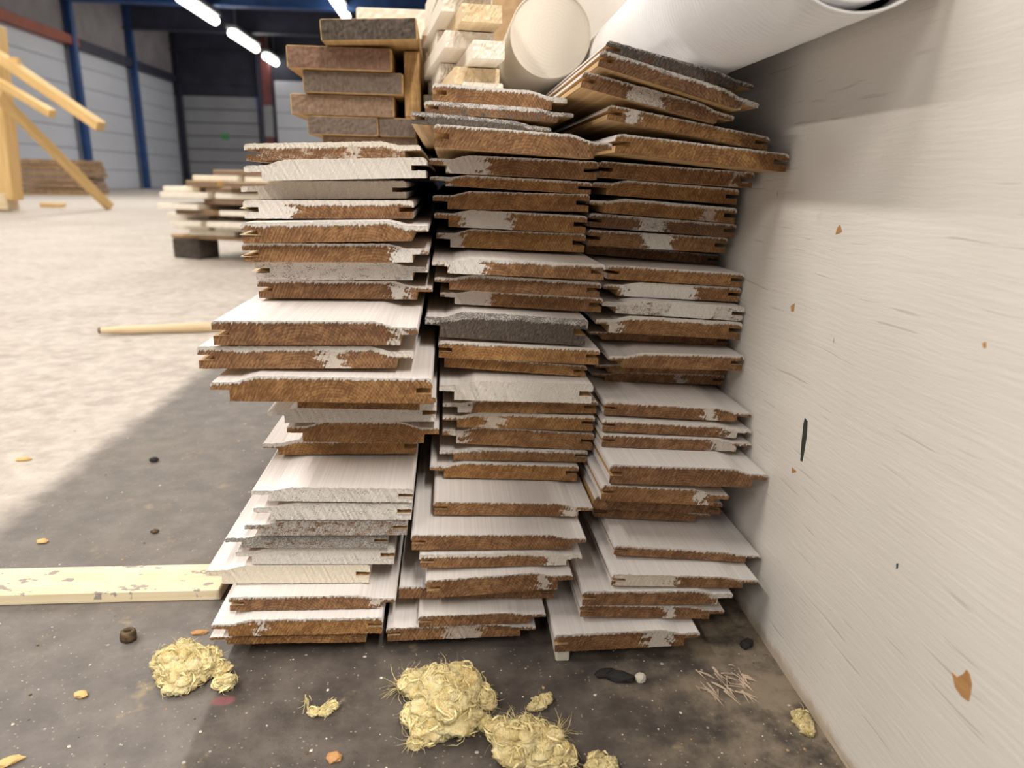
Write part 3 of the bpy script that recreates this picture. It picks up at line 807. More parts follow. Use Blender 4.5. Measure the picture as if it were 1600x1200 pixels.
# paint: edge fringe (of t), full coverage, grime, warmth, patch centre, patch half width, patch strength, cream
P = dict(
L1=(.35,.40,.2,.2,.62,.03,.6,.5), L2=(.4,1,.05,.3,.5,0,0,.1), L3=(.2,1,.08,.3,.5,0,0,.4), L4=(.3,.1,.1,.2,.12,.17,1,.1),
L5=(.22,.0,.15,.25,.5,0,0,0), L6=(.10,.0,.1,.3,.88,.08,1,0), L7=(.1,.80,.42,.2,.5,0,0,0), L8=(.12,.0,.15,.12,.80,.05,.8,0),
L9=(.08,0,.28,.10,.9,.03,.7,0), L10=(.25,0,.15,.15,.62,.05,.7,.2), L11=(.10,0,.06,.45,.5,0,0,0), L12=(.0,0,.2,.4,.5,0,0,0),
L13=(.4,.88,.25,.4,.5,0,0,0), L14=(.05,0,.30,.5,.5,0,0,0), L15=(.25,.12,.1,.75,.5,0,0,0), L16=(.2,.72,.32,.2,.5,0,0,0),
L17=(.2,.78,.32,.1,.5,0,0,0), L18=(.05,.52,.55,.15,.5,0,0,0), L19=(.05,.56,.75,.1,.5,0,0,0), L20=(.2,.85,.25,.2,.5,0,0,.1),
L21=(.3,.93,.06,.3,.5,0,0,.8), L22=(.12,0,.1,.12,.9,.03,.7,.2), L23=(.12,0,.08,.55,.28,.02,.9,0), L24=(.0,.03,.05,.4,.5,0,0,0),
M1=(.2,0,.1,.25,.95,.05,.9,0), M2=(.35,0,.6,.1,.5,0,0,0), M3=(.3,.35,.95,.1,.5,0,0,0), M4=(.10,0,.12,.22,.5,0,0,0),
M5=(.06,.05,.1,.25,.22,.11,.85,0), M6=(.10,0,.1,.65,.08,.06,.7,0), M7=(.04,0,.05,.55,.5,0,0,0), M8=(.08,.25,.1,.7,.35,.16,.85,0),
M9=(.04,0,.05,.75,.1,.07,.7,0), M10=(.22,0,.22,.25,.2,.10,1,0), M11=(.15,.02,.35,.15,.5,0,0,0), M12=(.12,0,.12,.3,.15,.15,.9,.2),
M13=(.28,.12,.92,.05,.5,0,0,0), M14=(.14,0,.08,.65,.5,0,0,0), M15=(.0,0,.08,.7,.5,0,0,0), M16=(.3,.80,.2,.3,.5,0,0,.2),
M17=(.1,0,.05,.4,.1,.08,.8,0), M18=(.22,.0,.05,.6,.33,.06,.6,.4), M19=(.03,0,.08,.4,.1,.05,.7,0), M20=(.28,.35,.4,.35,.5,0,0,0),
M21=(.10,0,.05,.65,.5,0,0,0), M22=(.04,0,.15,.3,.86,.03,.8,.3), M23=(.05,0,.08,.15,.5,0,0,0), M24=(.28,0,.05,.22,.88,.09,.9,.3),
M25=(.06,0,.08,.15,.80,.04,.6,.2), M26=(.12,0,.1,.2,.5,0,0,0), M27=(.05,.02,.18,.12,.5,0,0,0), M28=(.1,.25,.2,.2,.5,.12,.5,.3),
R1=(.1,0,.85,.0,.5,0,0,0), R2=(.2,.03,.5,.1,.93,.05,.9,.1), R3=(.10,.15,.45,.1,.42,.13,.75,.2), R4=(.06,.02,.06,.55,.15,.035,.9,0),
R5=(.07,0,.05,.6,.5,0,0,0), R6=(.05,.03,.1,.25,.9,.02,.5,0), R7=(.10,0,.05,.65,.5,0,0,0), R8=(.16,0,.1,.6,.8,.04,.5,.1),
R9=(.15,.12,.55,.1,.42,.09,.9,0), R10=(.06,.12,.15,.25,.50,.105,1,.1), R11=(.0,0,.35,.05,.5,0,0,0), R12=(.1,.18,.22,.45,.5,0,0,0),
R13=(.12,.05,.1,.4,.40,.26,1,.1), R14=(.15,.56,.2,.2,.62,.18,1,.1), R15=(.22,0,.08,.35,.12,.04,.8,.3), R16=(.05,0,.15,.15,.5,0,0,0),
R17=(.16,0,.06,.28,.5,0,0,0), R18=(.06,0,.12,.3,.5,0,0,0), R19=(.0,.02,.2,.2,.66,.02,.6,0), R20=(.10,0,.05,.15,.72,.04,.8,.2),
R21=(.24,0,.08,.15,.88,.07,.8,.2), R22=(.12,0,.06,.12,.82,.09,.7,.1), R23=(.08,.02,.2,.12,.5,0,0,0), R24=(.04,0,.08,.35,.78,.035,.9,.1),
R25=(.0,.18,.35,.1,.5,0,0,0), R26=(.04,0,.05,.2,.5,0,0,0), R27=(.16,0,.08,.15,.5,0,0,0), R28=(.12,.1,.05,.2,.22,.2,.85,.7),
R29=(.12,.02,.3,.12,.94,.06,.9,.1), R30=(.02,0,.08,.15,.62,.035,.8,0), R31=(.12,0,.06,.15,.72,.09,.8,.1))
DESC = dict(
L1='brown end smeared with cream paint', L2='wholly white end showing faint rings', L3='set back white end in shadow', L4='brown end with a white left third',
L5='brown end under a thin white fringe, right lip', L6='brown end with a white spot at right', L7='grey white streaked end', L8='red brown end, notched at left',
L9='dark brown end, white top running back', L10='brown end sticking out furthest left', L11='thick golden end with a lip at left', L12='recessed brown end mostly hidden',
L13='white end with a groove at right', L14='shaded orange brown end', L15='thin orange end with white smears', L16='speckled grey end under a broad white top',
L17='speckled grey end', L18='dark speckled end', L19='darkest charcoal grey end', L20='light grey speckled end', L21='cream coated end',
L22='dark brown end with long right lip', L23='golden brown end below a bright white face', L24='thin brown end near the floor',
M1='brown end topping the stack, white right tip', M2='thin dark brown end', M3='dark grey end poking out left', M4='thick brown end with raw yellow left side',
M5='brown end with white streaks at left', M6='brown end with thin left lip', M7='plain brown end', M8='brown end with white blotched left half', M9='orange brown end',
M10='brown end below bright white top', M11='dark brown end', M12='brown end with white left wedge', M13='thick blackish end with white fringe', M14='orange brown end with toothed top edge',
M15='thin orange brown end', M16='white speckled end', M17='brown end with white left corner', M18='brown end with wavy white fringe', M19='plain wide brown end', M20='dark and white mottled end',
M21='bright orange brown end', M22='brown end under a broad white top', M23='brown end jutting left, white top', M24='brown end with white right part', M25='wide brown end, sagging white lip',
M26='recessed brown end visible at left', M27='dull brown end near the floor', M28='brown end with white smears on the floor level',
R1='blackish end on the very top under the roll', R2='steeply tilted dark brown end', R3='tilted dark end with white smears', R4='golden brown end with raw yellow left side',
R5='golden brown end sticking out furthest right', R6='brown end right beneath the long one', R7='golden brown end', R8='brown end with white right fringe', R9='dark end with grey white blotches',
R10='brown end with a square white block', R11='recessed dark red brown end', R12='end turning from golden to dark streaks', R13='end with a large white middle', R14='mostly white end with a dark scratch',
R15='brown end with whitish left lip', R16='thin dark brown end', R17='brown end under white top edge', R18='dull brown end', R19='dark brown end', R20='brown end with wide right lip',
R21='brown end with wavy white top', R22='brown end with white right smear', R23='dark brown end, wide white top against the wall', R24='orange brown end with white notch',
R25='dark mottled thin end', R26='thin brown recessed end', R27='thin brown end under the broadest white top', R28='cream left and brown right end', R29='dark ringed end with white right lip',
R30='brown end with a white spot', R31='lowest board, brown end on a small white block')
ORD = ['topmost', 'second', 'third', 'fourth', 'fifth', 'sixth', 'seventh', 'eighth', 'ninth', 'tenth', 'eleventh', 'twelfth', '13th', '14th', '15th', '16th', '17th', '18th', '19th', '20th',
       '21st', '22nd', '23rd', '24th', '25th', '26th', '27th', '28th', '29th', '30th', '31st']
BO = {}
for key, tabl, word in (('L', TL, 'left'), ('M', TM, 'middle'), ('R', TR, 'right')):
    for i, rec in enumerate(tabl):
        nm = key + str(i + 1)
        lab = 'board %s in %s stack: %s' % (('topmost' if i == 0 else ORD[i] + ' from top'), word, DESC[nm])
        BO[nm] = board(rec, lab, 'panelling boards in the %s stack' % word, P[nm], i + 1 + {'L': 0, 'M': 40, 'R': 80}[key], nm in ('M3', 'M4', 'R2', 'R3', 'R4', 'R5'))
splinter(BO['L5'], -0.001, -0.009, 0.10, 0.020); splinter(BO['L6'], -0.001, -0.010, 0.12, 0.022); splinter(BO['L7'], -0.002, -0.008, 0.08, 0.016)
splinter(BO['L4'], -0.002, -0.006, 0.05, 0.006)
# bearers under the stacks
for i, y in enumerate((0.72, 1.45, 2.3)):
    tag(box_obj('bearer_batten', (-0.24, y, 0), (0.262, y + 0.045, 0.0115), M_TAN), 'thin batten under the stacks, %s row' % ('front', 'middle', 'rear')[i], 'batten', 'battens under the stacks')

# ------------------------------------------------------------------ rough timbers lying on the left stack
def lumber(name, lo, hi, rz, end_mat, side_mat, label, group, roll=0.0, cat='timber', pivot=None):
    """plank: hi/lo box in its own frame, sawn end facing -Y as a part"""
    sx, sy, sz = (hi[0] - lo[0], hi[1] - lo[1], hi[2] - lo[2])
    o = box_obj(name, (0, 0, 0), (sx, sy, sz), side_mat, None, min(sx, sz) * 0.06)
    o.matrix_world = Matrix.Translation(lo) @ Matrix.Rotation(rz, 4, 'Z') @ Matrix.Rotation(roll, 4, 'Y')
    tag(o, label, cat, group)
    # rough sawn end with an uneven face
    bm = bmesh.new()
    nx, nz = 22, 6
    rd = random.Random(int(lo[0] * 9999) + int(lo[2] * 7777))
    g = [[bm.verts.new((sx * (0.012 + .976 * i / nx), -0.0012 + 0.0010 * rd.uniform(-1, 1), sz * (0.04 + .92 * k / nz))) for k in range(nz + 1)] for i in range(nx + 1)]
    for i in range(nx):
        for k in range(nz):
            bm.faces.new((g[i][k], g[i + 1][k], g[i + 1][k + 1], g[i][k + 1]))
    edge = [g[i][0] for i in range(nx + 1)] + [g[nx][k] for k in range(1, nz + 1)] + [g[i][nz] for i in range(nx - 1, -1, -1)] + [g[0][k] for k in range(nz - 1, 0, -1)]
    back = [bm.verts.new((v.co.x, 0.001, v.co.z)) for v in edge]
    for i in range(len(edge)):
        j = (i + 1) % len(edge)
        bm.faces.new((edge[j], edge[i], back[i], back[j]))
    from_bm('sawn_end', bm, end_mat, o)
    return o
TY = 1.08
zl = [0.4335] + [at_y(540, y, TY).z for y in (212, 182, 148, 113, 77)]
def tx(px, y): return at_y(px, 150, y).x
TIM = [
 (500, 650, 0, TY + .015, 0.0, M_LIGHTEND, 'brown rough timber end lowest of its pile, half hidden by the left stack'),
 (478, 589, 1, TY, 0.0, M_GREYBROWN, 'grey brown rough timber end left of a vertical joint, second layer up'),
 (591, 648, 1, TY + .005, 0.0, M_GREYBROWN, 'narrow grey brown timber end right of the vertical joint, second layer up'),
 (453, 615, 2, TY, 0.02, M_LIGHTEND, 'light brown rough timber end in the third layer, sticking out left'),
 (474, 630, 3, TY - .01, -0.01, M_GREYBROWN, 'grey brown rough timber end in the fourth layer'),
 (451, 613, 4, TY - .02, 0.01, M_REDBROWN, 'reddish brown rough timber end in the fifth layer, sticking out left'),
]
for (x0, x1, k, y, rz, em, lab) in TIM:
    lumber('rough_timber', (tx(x0, y), y, zl[k] + 0.0006), (tx(x1, y), y + 1.3, zl[k + 1]), 0.0157, em, M_GOLD, lab, 'rough timbers on the left stack')
T1Y = 1.03
zb1 = zl[5] + 0.0008
zt1 = at_y(580, 27, T1Y).z
lumber('rough_timber', (tx(506, T1Y), T1Y, zb1), (tx(654, T1Y), T1Y + 1.3, zt1 - 0.004), 0.0157, M_DARKEND, M_GOLD,
       'thick dark rough timber end on top of its pile, raw underside showing', 'rough timbers on the left stack', roll=-0.05)
lumber('rough_timber', (-0.0755, 1.10, zl[2] + 0.0008), (-0.0535, 2.2, zb1 + 0.0025), 0.0157, M_GOLD, M_GOLD,
       'golden plank on edge right of the rough timbers, under the thick dark one', 'rough timbers on the left stack')
wy = 1.22
lumber('white_plank', (at_y(556, 20, wy).x, wy, zt1 + 0.0080), (at_y(690, 20, wy).x, wy + 0.9, at_y(620, 13, wy).z), 0.0, M_WHITEWOOD, M_WHITEWOOD,
       'white planed plank lying on top behind the thick dark timber', 'white planks behind the stacks', cat='plank')
# pile of white planks standing on the middle stack
z = 0.4850
for k in range(6):
    th = (zt1 - 0.485 - 0.002) / 6 - 0.0008
    ox = (0.002, -0.004, 0.003, -0.003, 0.0, 0.004, -0.002)[k]
    lumber('white_plank', (-0.0465 + ox, 1.13 + 0.01 * (k % 3), z), (0.046 + ox, 2.2, z + th), 0.0157, M_WHITEWOOD, M_WHITEWOOD,
           'white planed plank end right of the rough timbers, %s of six' % ('lowest', 'second from bottom', 'third from bottom', 'fourth from bottom', 'fifth from bottom', 'topmost')[k],
           'white planks behind the stacks', cat='plank')
    z += th + 0.0008
# loose planks laid askew in front of it
z = 0.4850
LAYER = ['lowest', 'second', 'third', 'fourth', 'fifth', 'sixth', 'seventh', 'topmost']
for k, (xr, yr, wr, xl, yl, wl, rz) in enumerate((
        (0.006, .83, .044, -0.020, 1.00, .020, .10), (-0.004, .86, .052, 0, 0, 0, .13), (0.016, .81, .034, -0.022, .97, .030, .11),
        (-0.014, .87, .056, 0, 0, 0, .14), (0.004, .83, .044, -0.026, .98, .026, .12), (-0.018, .88, .058, 0, 0, 0, .14),
        (0.008, .82, .038, -0.026, .93, .028, .11), (-0.012, .86, .044, 0, 0, 0, .13))):
    th = 0.0185
    mr, ml = (M_WHITEWOOD, M_PALE, M_WHITEWOOD, M_WHITEWOOD, M_PALE, M_WHITEWOOD, M_PALE, M_WHITEWOOD)[k], (M_PALE, M_WHITEWOOD, M_WHITEWOOD, M_PALE, M_WHITEWOOD, M_WHITEWOOD, M_WHITEWOOD, M_PALE)[k]
    for (x, y, w, mt, wd) in ((xr, yr, wr, mr, 'right'), (xl, yl, wl, ml, 'left')):
        if not w: continue
        lumber('white_plank', (x, y, z), (x + w, min(1.116, y + .29), z + th), rz, mt, mt,
               '%s slanting plank at the %s of the %s layer beside the cream roll' % ('pale pine' if mt is M_PALE else 'white', wd if wl else 'front', LAYER[k]), 'slanting planks behind the middle stack', cat='plank')
    z += th + 0.0008
tag(box_obj('plywood_sheet', (0.0, 2.28, 0.488), (0.26, 2.30, 1.0), M_TAN, None, 0.002), 'tan plywood sheet standing behind the slanting planks', 'sheet')

# ------------------------------------------------------------------ rolls of sheet material
def roll_obj(name, center, r, y0, y1, mat, end_mat, label, yaw=0.0, lip=0.0):
    o = empty(name, (center[0], y0, center[1]), yaw)
    L = y1 - y0; seg = 64
    bm = bmesh.new()
    # outer sleeve with a real wall
    rings = [(r - 0.0016, 0.03), (r - 0.0016, 0.0), (r, 0.0), (r, L * 0.33), (r, L * 0.66), (r, L)]
    vs = [[bm.verts.new((rr * math.cos(2 * PI * i / seg), y, rr * math.sin(2 * PI * i / seg))) for i in range(seg)] for rr, y in rings]
    for a, b in zip(vs, vs[1:]):
        for i in range(seg):
            j = (i + 1) % seg; bm.faces.new((a[i], a[j], b[j], b[i]))
    s = from_bm('sleeve', bm, mat, o, True)
    s.data.polygons.foreach_set('use_smooth', [True] * len(s.data.polygons))
    bm = bmesh.new()
    ri = r - 0.0016 - lip
    bmesh.ops.create_cone(bm, cap_ends=True, segments=seg, radius1=ri, radius2=ri, depth=L - 0.002,
                          matrix=Matrix.Translation((0, L / 2 + 0.001, lip * 0.9)) @ Matrix.Rotation(PI / 2, 4, 'X'))
    c = from_bm('inner_layers', bm, end_mat, o)
    tag(o, label, 'roll')
    return o
D = 0.2665
roll_obj('sheet_roll', (D * 0.8275, H + D * 0.5613), 0.0560, 0.421, 2.1, M_ROLL, M_ROLL, 'white glossy roll of sheet lying on the right stack against the wall', 0.0, 0.0028)
c = at_y(866, 75, 0.955)
roll_obj('sheet_roll', (0.1145, 0.576), 0.0505, 0.955, 2.0, M_ROLLIN, M_SPIRAL, 'cream roll with its blunt end behind the white roll', 0.0157)

# ------------------------------------------------------------------ things on the floor
# planed plank, lower left
f0, f1 = at_z(0, 947), at_z(345, 938)
TH = 0.0125
bk = at_z(160, 884, TH)
wid = bk.y - (f0.y + f1.y) / 2
ang = math.atan2(f1.y - f0.y, f1.x - f0.x)
bm = bmesh.new()
LN = 0.9
add_box(bm, (-wid / 2, 0, -TH / 2), (wid / 2, LN, TH / 2), 0, 0.0012)
o = from_bm('planed_plank', bm, M_SCUFF)
ctr = f1 + Vector((0, wid / 2, TH / 2))
o.matrix_world = Matrix.Translation(ctr) @ Matrix.Rotation(ang + PI / 2, 4, 'Z')
tag(o, 'pale planed plank with grey scuffs on the floor at the left', 'plank')
# round stick further back
a, b_ = at_z(157, 524), at_z(352, 518)
bm = bmesh.new()
d = (b_ - a); L_ = d.length; nseg, sg = 16, 12
rows = []
for i in range(nseg + 1):
    f = i / nseg; rr = 0.0125 * (0.55 + 0.45 * min(1, f * 7)) * (1 + 0.07 * math.sin(f * 19))
    cz = 0.0125 + 0.001 * math.sin(f * 5); cx = 0.003 * math.sin(f * 8)
    rows.append([bm.verts.new((cx + rr * math.cos(2 * PI * k / sg), f * (L_ + 0.25), cz + rr * math.sin(2 * PI * k / sg) * (cz - 0.0002) / rr if False else cz + min(rr, cz) * math.sin(2 * PI * k / sg))) for k in range(sg)])
for p, q in zip(rows, rows[1:]):
    for k in range(sg):
        j = (k + 1) % sg; bm.faces.new((p[k], p[j], q[j], q[k]))
bm.faces.new(rows[0]); bm.faces.new(rows[-1])
o = from_bm('round_stick', bm, M_PALE, None, True)
o.location = a; o.rotation_euler = (0, 0, math.atan2(d.y, d.x) - PI / 2)
tag(o, 'peeled round stick with dark end on the pale floor', 'stick')
bm = bmesh.new()
bmesh.ops.create_uvsphere(bm, u_segments=10, v_segments=6, radius=0.0085, matrix=Matrix.Translation((0, 0.0, 0.0125)) @ Matrix.Scale(0.55, 4, (0, 1, 0)))
k_ = from_bm('dark_tip', bm, plain('dark_red_bark', (0.10, 0.035, 0.02), 0.8), o, True)
for (f, dx) in ((.42, .003), (.50, -.002), (.55, .004), (.71, .0)):
    bm = bmesh.new()
    bmesh.ops.create_uvsphere(bm, u_segments=8, v_segments=5, radius=0.006, matrix=Matrix.Translation((-0.004 + dx, f * L_, 0.0215)) @ Matrix.Scale(0.5, 4, (0, 0, 1)))
    from_bm('knot', bm, M_TAN, o, True)

# mineral wool tufts
def wool(name, lobes, label, seed, nf=160, fl=0.022, tails=()):
    rd = random.Random(seed)
    c0 = at_z(lobes[0][0], lobes[0][1])
    o = empty(name, (c0.x, c0.y, 0))
    bm = bmesh.new(); surf = []
    for (px, py, rp, hz) in lobes:
        # px, py is the middle of the lobe as seen; it rests on the floor or on lower lobes
        g = at_z(px, py, hz); k = (g - Vector((0, 0, H))).length / FPX
        r = rp * k * 0.9
        res = bmesh.ops.create_icosphere(bm, subdivisions=4, radius=1.0)
        off = Vector((rd.uniform(0, 50), rd.uniform(0, 50), rd.uniform(0, 50)))
        zc = max(hz, 0.001)
        CEN = Vector((g.x - c0.x, g.y - c0.y, zc))
        for v in res['verts']:
            n_ = v.co.normalized()
            st = Vector((n_.x * 9 + n_.z * 3, n_.y * 3, n_.z * 4)); dsp = 1 + 0.34 * noise.noise(n_ * 2.0 + off) + 0.20 * noise.noise(n_ * 4.5 + off) + 0.16 * (1 - 2 * abs(noise.noise(st + off))) + 0.07 * noise.noise(n_ * 16 + off) - 0.08
            p = n_ * r * dsp
            p.z *= 0.62
            w = Vector((g.x - c0.x, g.y - c0.y, zc)) + p
            if w.z < 0.0004: w.z = 0.0004 + 0.0004 * rd.random()
            v.co = w
            if w.z > 0.003 and rd.random() < 0.35: surf.append((w.copy(), n_.copy(), CEN))
        for q_ in range(7):
            a_ = rd.uniform(0, 2 * PI); e_ = rd.uniform(-0.1, 1.2)
            n0 = Vector((math.cos(a_) * math.cos(e_), math.sin(a_) * math.cos(e_), math.sin(e_)))
            cc = Vector((g.x - c0.x, g.y - c0.y, zc)) + Vector((n0.x * r, n0.y * r, n0.z * r * .72)) * .85
            rs = r * rd.uniform(.22, .46); CEN = cc.copy()
            res = bmesh.ops.create_icosphere(bm, subdivisions=3, radius=1.0)
            of2 = Vector((rd.uniform(0, 50), rd.uniform(0, 50), rd.uniform(0, 50)))
            sx_, sy_, sz_ = rd.uniform(.7, 1.6), rd.uniform(.7, 1.3), rd.uniform(.5, .9)
            for v in res['verts']:
                n_ = v.co.normalized()
                p = n_ * rs * (1 + .35 * noise.noise(n_ * 2 + of2) + .2 * noise.noise(n_ * 6 + of2))
                w = cc + Vector((p.x * sx_, p.y * sy_, p.z * sz_))
                if w.z < 0.0004: w.z = 0.0004 + 0.0004 * rd.random()
                v.co = w
                if w.z > 0.003 and rd.random() < 0.25: surf.append((w.copy(), n_.copy(), CEN))
    body = from_bm('wool_body', bm, M_WOOL, o, True)
    bm = bmesh.new()
    def fibre(p, d, ln, w, drop=0.6):
        pts = []; q = p.copy(); d = d.normalized()
        cur = Vector((rd.uniform(-1, 1), rd.uniform(-1, 1), rd.uniform(-1, 1)))
        for i in range(6):
            pts.append(q.copy()); q = q + d * ln / 5
            cur = (cur + Vector((rd.uniform(-1, 1), rd.uniform(-1, 1), rd.uniform(-1, 1))) * 0.6); d = (d + cur * 0.38 + Vector((0, 0, -drop * 0.3))).normalized()
            if q.z < 0.0006: q.z = 0.0006; d.z = abs(d.z) * 0.1
        prev = None
        for i, q in enumerate(pts):
            ww = w * (1 - 0.8 * i / 5)
            s1 = Vector((0, 0, ww)); s2 = Vector((ww, 0, -ww * .4)); s3 = Vector((-ww, 0, -ww * .4))
            rg = [bm.verts.new(q + s) for s in (s1, s2, s3)]
            if prev:
                for k in range(3):
                    j = (k + 1) % 3; bm.faces.new((prev[k], prev[j], rg[j], rg[k]))
            prev = rg
    def strand(p, n_, cen, ln, w):
        """a lock of wool lying along the surface of its lobe"""
        t_ = n_.cross(Vector((rd.uniform(-1, 1), rd.uniform(-1, 1), rd.uniform(-1, 1)))).normalized()
        q = p + n_ * w * 0.5; R0 = (q - cen).length; prev = None; d = t_
        for i in range(8):
            f = i / 7
            ww = w * math.sin(PI * (0.12 + 0.86 * f))
            nn = (q - cen).normalized(); sd = d.cross(nn).normalized()
            rg = [bm.verts.new(q + nn * ww), bm.verts.new(q + sd * ww - nn * ww * .4), bm.verts.new(q - sd * ww - nn * ww * .4)]
            if prev:
                for k in range(3):
                    j = (k + 1) % 3; bm.faces.new((prev[k], prev[j], rg[j], rg[k]))
            prev = rg
            q = q + d * ln / 7
            q = cen + (q - cen).normalized() * R0 * (1 + rd.uniform(-.03, .05))
            if q.z < 0.0008: q.z = 0.0008
            d = (d + sd * rd.uniform(-.5, .5)).normalized(); nn = (q - cen).normalized(); d = (d - nn * d.dot(nn)).normalized()
    for i in range(nf):
        if not surf: break
        p, n_, cen = rd.choice(surf)
        if i % 6 == 0:
            tang = n_.cross(Vector((rd.uniform(-1, 1), rd.uniform(-1, 1), rd.uniform(-1, 1)))).normalized()
            fibre(p, n_ * rd.uniform(0.0, 0.35) + tang, fl * rd.uniform(0.25, 0.8), 0.00017 * rd.uniform(0.5, 1.7))
        else:
            strand(p, n_, cen, fl * rd.uniform(0.3, 1.0), rd.choice((.0002, .0003, .0004, .0006, .0010)))
    for (xa, ya, xb, yb, cnt) in tails:
        A, B = at_z(xa, ya, 0.004), at_z(xb, yb, 0.002)
        A -= c0; B -= c0
        for i in range(cnt):
            j = Vector((rd.uniform(-1, 1), rd.uniform(-1, 1), rd.uniform(0, 1))) * 0.0035
            fibre(A + j, (B - A) + j * 0.8, (B - A).length * rd.uniform(0.5, 1.0), 0.0005 * rd.uniform(0.5, 1.4), 0.15)
    f = from_bm('loose_fibres', bm, M_FIBRE, o)
    f['kind'] = 'stuff'
    tag(o, label, 'mineral wool', 'mineral wool tufts on the floor')
    return o
wool('mineral_wool_tuft', [(692, 1092, 46, .012), (664, 1072, 32, .012), (722, 1072, 36, .012), (700, 1118, 38, .012), (672, 1135, 30, .008), (722, 1122, 28, .010),
      (752, 1092, 22, .006), (690, 1068, 30, .022), (650, 1120, 20, .006), (648, 1160, 11, .003), (640, 1062, 14, .006), (700, 1100, 30, .024)],
     'largest yellow mineral wool tuft in the middle of the front floor', 11, 1900, .024,
     ((650, 1070, 586, 1082, 26), (660, 1150, 628, 1186, 26), (640, 1110, 625, 1125, 8), (745, 1100, 785, 1100, 14)))
wool('mineral_wool_tuft', [(808, 1158, 34, .010), (782, 1142, 22, .008), (756, 1128, 12, .005), (850, 1162, 32, .009), (826, 1140, 20, .010), (868, 1182, 26, .006), (800, 1176, 26, .008), (842, 1184, 26, .006)],
     'flat yellow mineral wool tuft right of the largest, near the bottom edge', 12, 1300, .022,
     ((865, 1150, 896, 1128, 26), (800, 1130, 790, 1112, 10), (815, 1130, 822, 1118, 10), (760, 1130, 738, 1116, 22), (870, 1170, 892, 1195, 16)))
wool('mineral_wool_tuft', [(285, 1040, 34, .010), (262, 1030, 20, .010), (300, 1034, 26, .012), (320, 1040, 22, .008), (270, 1054, 22, .006), (282, 1068, 20, .006), (290, 1010, 11, .014),
      (330, 1024, 13, .010), (346, 1046, 14, .006), (352, 1066, 15, .005), (310, 1052, 18, .008)],
     'yellow mineral wool tuft left of the stacks', 13, 1200, .018, ((300, 1050, 316, 1070, 6), (350, 1066, 366, 1076, 10), (286, 1020, 288, 998, 10), (250, 1030, 236, 1026, 8)))
wool('mineral_wool_tuft', [(490, 1113, 8, .002), (508, 1112, 9, .002), (521, 1103, 8, .002)], 'thin wispy mineral wool shred between the two bigger tufts', 14, 90, .014, ((482, 1095, 486, 1122, 8), (500, 1115, 528, 1098, 10)))
wool('mineral_wool_tuft', [(843, 1100, 12, .003), (854, 1092, 10, .004), (832, 1105, 8, .002)], 'small mineral wool shred under the right stack front', 15, 70, .012)
wool('mineral_wool_tuft', [(936, 1194, 16, .004), (952, 1197, 13, .004), (924, 1198, 10, .003)], 'mineral wool shred cut by the bottom edge of the picture', 16, 80, .014)
wool('mineral_wool_tuft', [(1255, 1128, 14, .003), (1248, 1118, 9, .003), (1262, 1142, 10, .002)], 'mineral wool shred lying against the foot of the white wall', 17, 80, .012)

# other scraps
def chunk(name, px, py, sx, sy, sz, mat, label, cat, seed, rz=0.0):
    g = at_z(px, py); rd = random.Random(seed)
    bm = bmesh.new()
    bmesh.ops.create_icosphere(bm, subdivisions=2, radius=1.0)
    for v in bm.verts:
        d = 1 + 0.35 * noise.noise(v.co * 1.7 + Vector((seed, 0, 0)))
        v.co = Vector((v.co.x * sx * d, v.co.y * sy * d, max(0.0, sz * 0.5 + v.co.z * sz * 0.62 * d)))
    o = from_bm(name, bm, mat)
    o.location = g; o.rotation_euler = (0, 0, rz)
    return tag(o, label, cat, 'scraps on the floor')
M_BROWNKNOT = plain('brown_knot', (0.10, 0.065, 0.03), 0.6, 0.35, 200)
M_PAPER = plain('off_white_scrap', (0.62, 0.58, 0.50), 0.7, 0.12, 60)
g = at_z(202, 1000)
o = empty('wood_knot', (g.x, g.y, 0), 0.4)
bm = bmesh.new(); sg = 16
prof = [(.0045, .0005), (.0063, .001), (.0066, .005), (.006, .0095), (.0042, .0105), (.0030, .008), (.0028, .003)]
rr_ = [[bm.verts.new((r * math.cos(2 * PI * k / sg) * (1 + .12 * math.sin(3 * k)), r * math.sin(2 * PI * k / sg), z)) for k in range(sg)] for r, z in prof]
for p, q in zip(rr_, rr_[1:]):
    for k in range(sg):
        j = (k + 1) % sg; bm.faces.new((p[k], p[j], q[j], q[k]))
bm.faces.new(rr_[-1]); bm.faces.new(list(reversed(rr_[0])))
from_bm('ring', bm, M_BROWNKNOT, o, True)
o.rotation_euler = (0.0, 0.0, 0.3)
tag(o, 'small hollow brown knot on the floor below the planed plank', 'knot')
chunk('white_scrap', 1000, 1064, .0055, .0045, .006, M_PAPER, 'white flake on the floor beside a black rubber scrap', 'scrap', 3, .5)
chunk('rubber_scrap', 968, 1062, .013, .006, .006, M_BLACK, 'black rubber scrap on the floor left of the white flake', 'scrap', 4, -.2)
chunk('rubber_scrap', 945, 1055, .010, .005, .005, M_BLACK, 'smaller black rubber scrap under the front of the right stack', 'scrap', 14, .3)
chunk('rubber_scrap', 1166, 1010, .008, .005, .006, M_BLACK, 'black rubber scrap at the foot of the white wall', 'scrap', 5, .7)
chunk('wood_crumb', 522, 1186, .006, .005, .004, M_CHIP, 'brown wood crumb near the bottom edge', 'scrap', 6)
chunk('wood_crumb', 127, 1088, .005, .004, .004, M_YELLOW, 'yellow crumb on the floor at the lower left', 'scrap', 7)
chunk('wood_crumb', 12, 1194, .010, .004, .004, M_YELLOW, 'yellow crumb in the lower left corner', 'scrap', 8, .5)
chunk('wood_crumb', 312, 990, .008, .003, .003, M_CHIP, 'brown chip at the lower left corner of the left stack', 'scrap', 9, .1)
chunk('dark_pebble', 241, 721, .006, .006, .006, M_BLACK, 'dark pebble on the dark floor strip left of the stacks', 'scrap', 10)
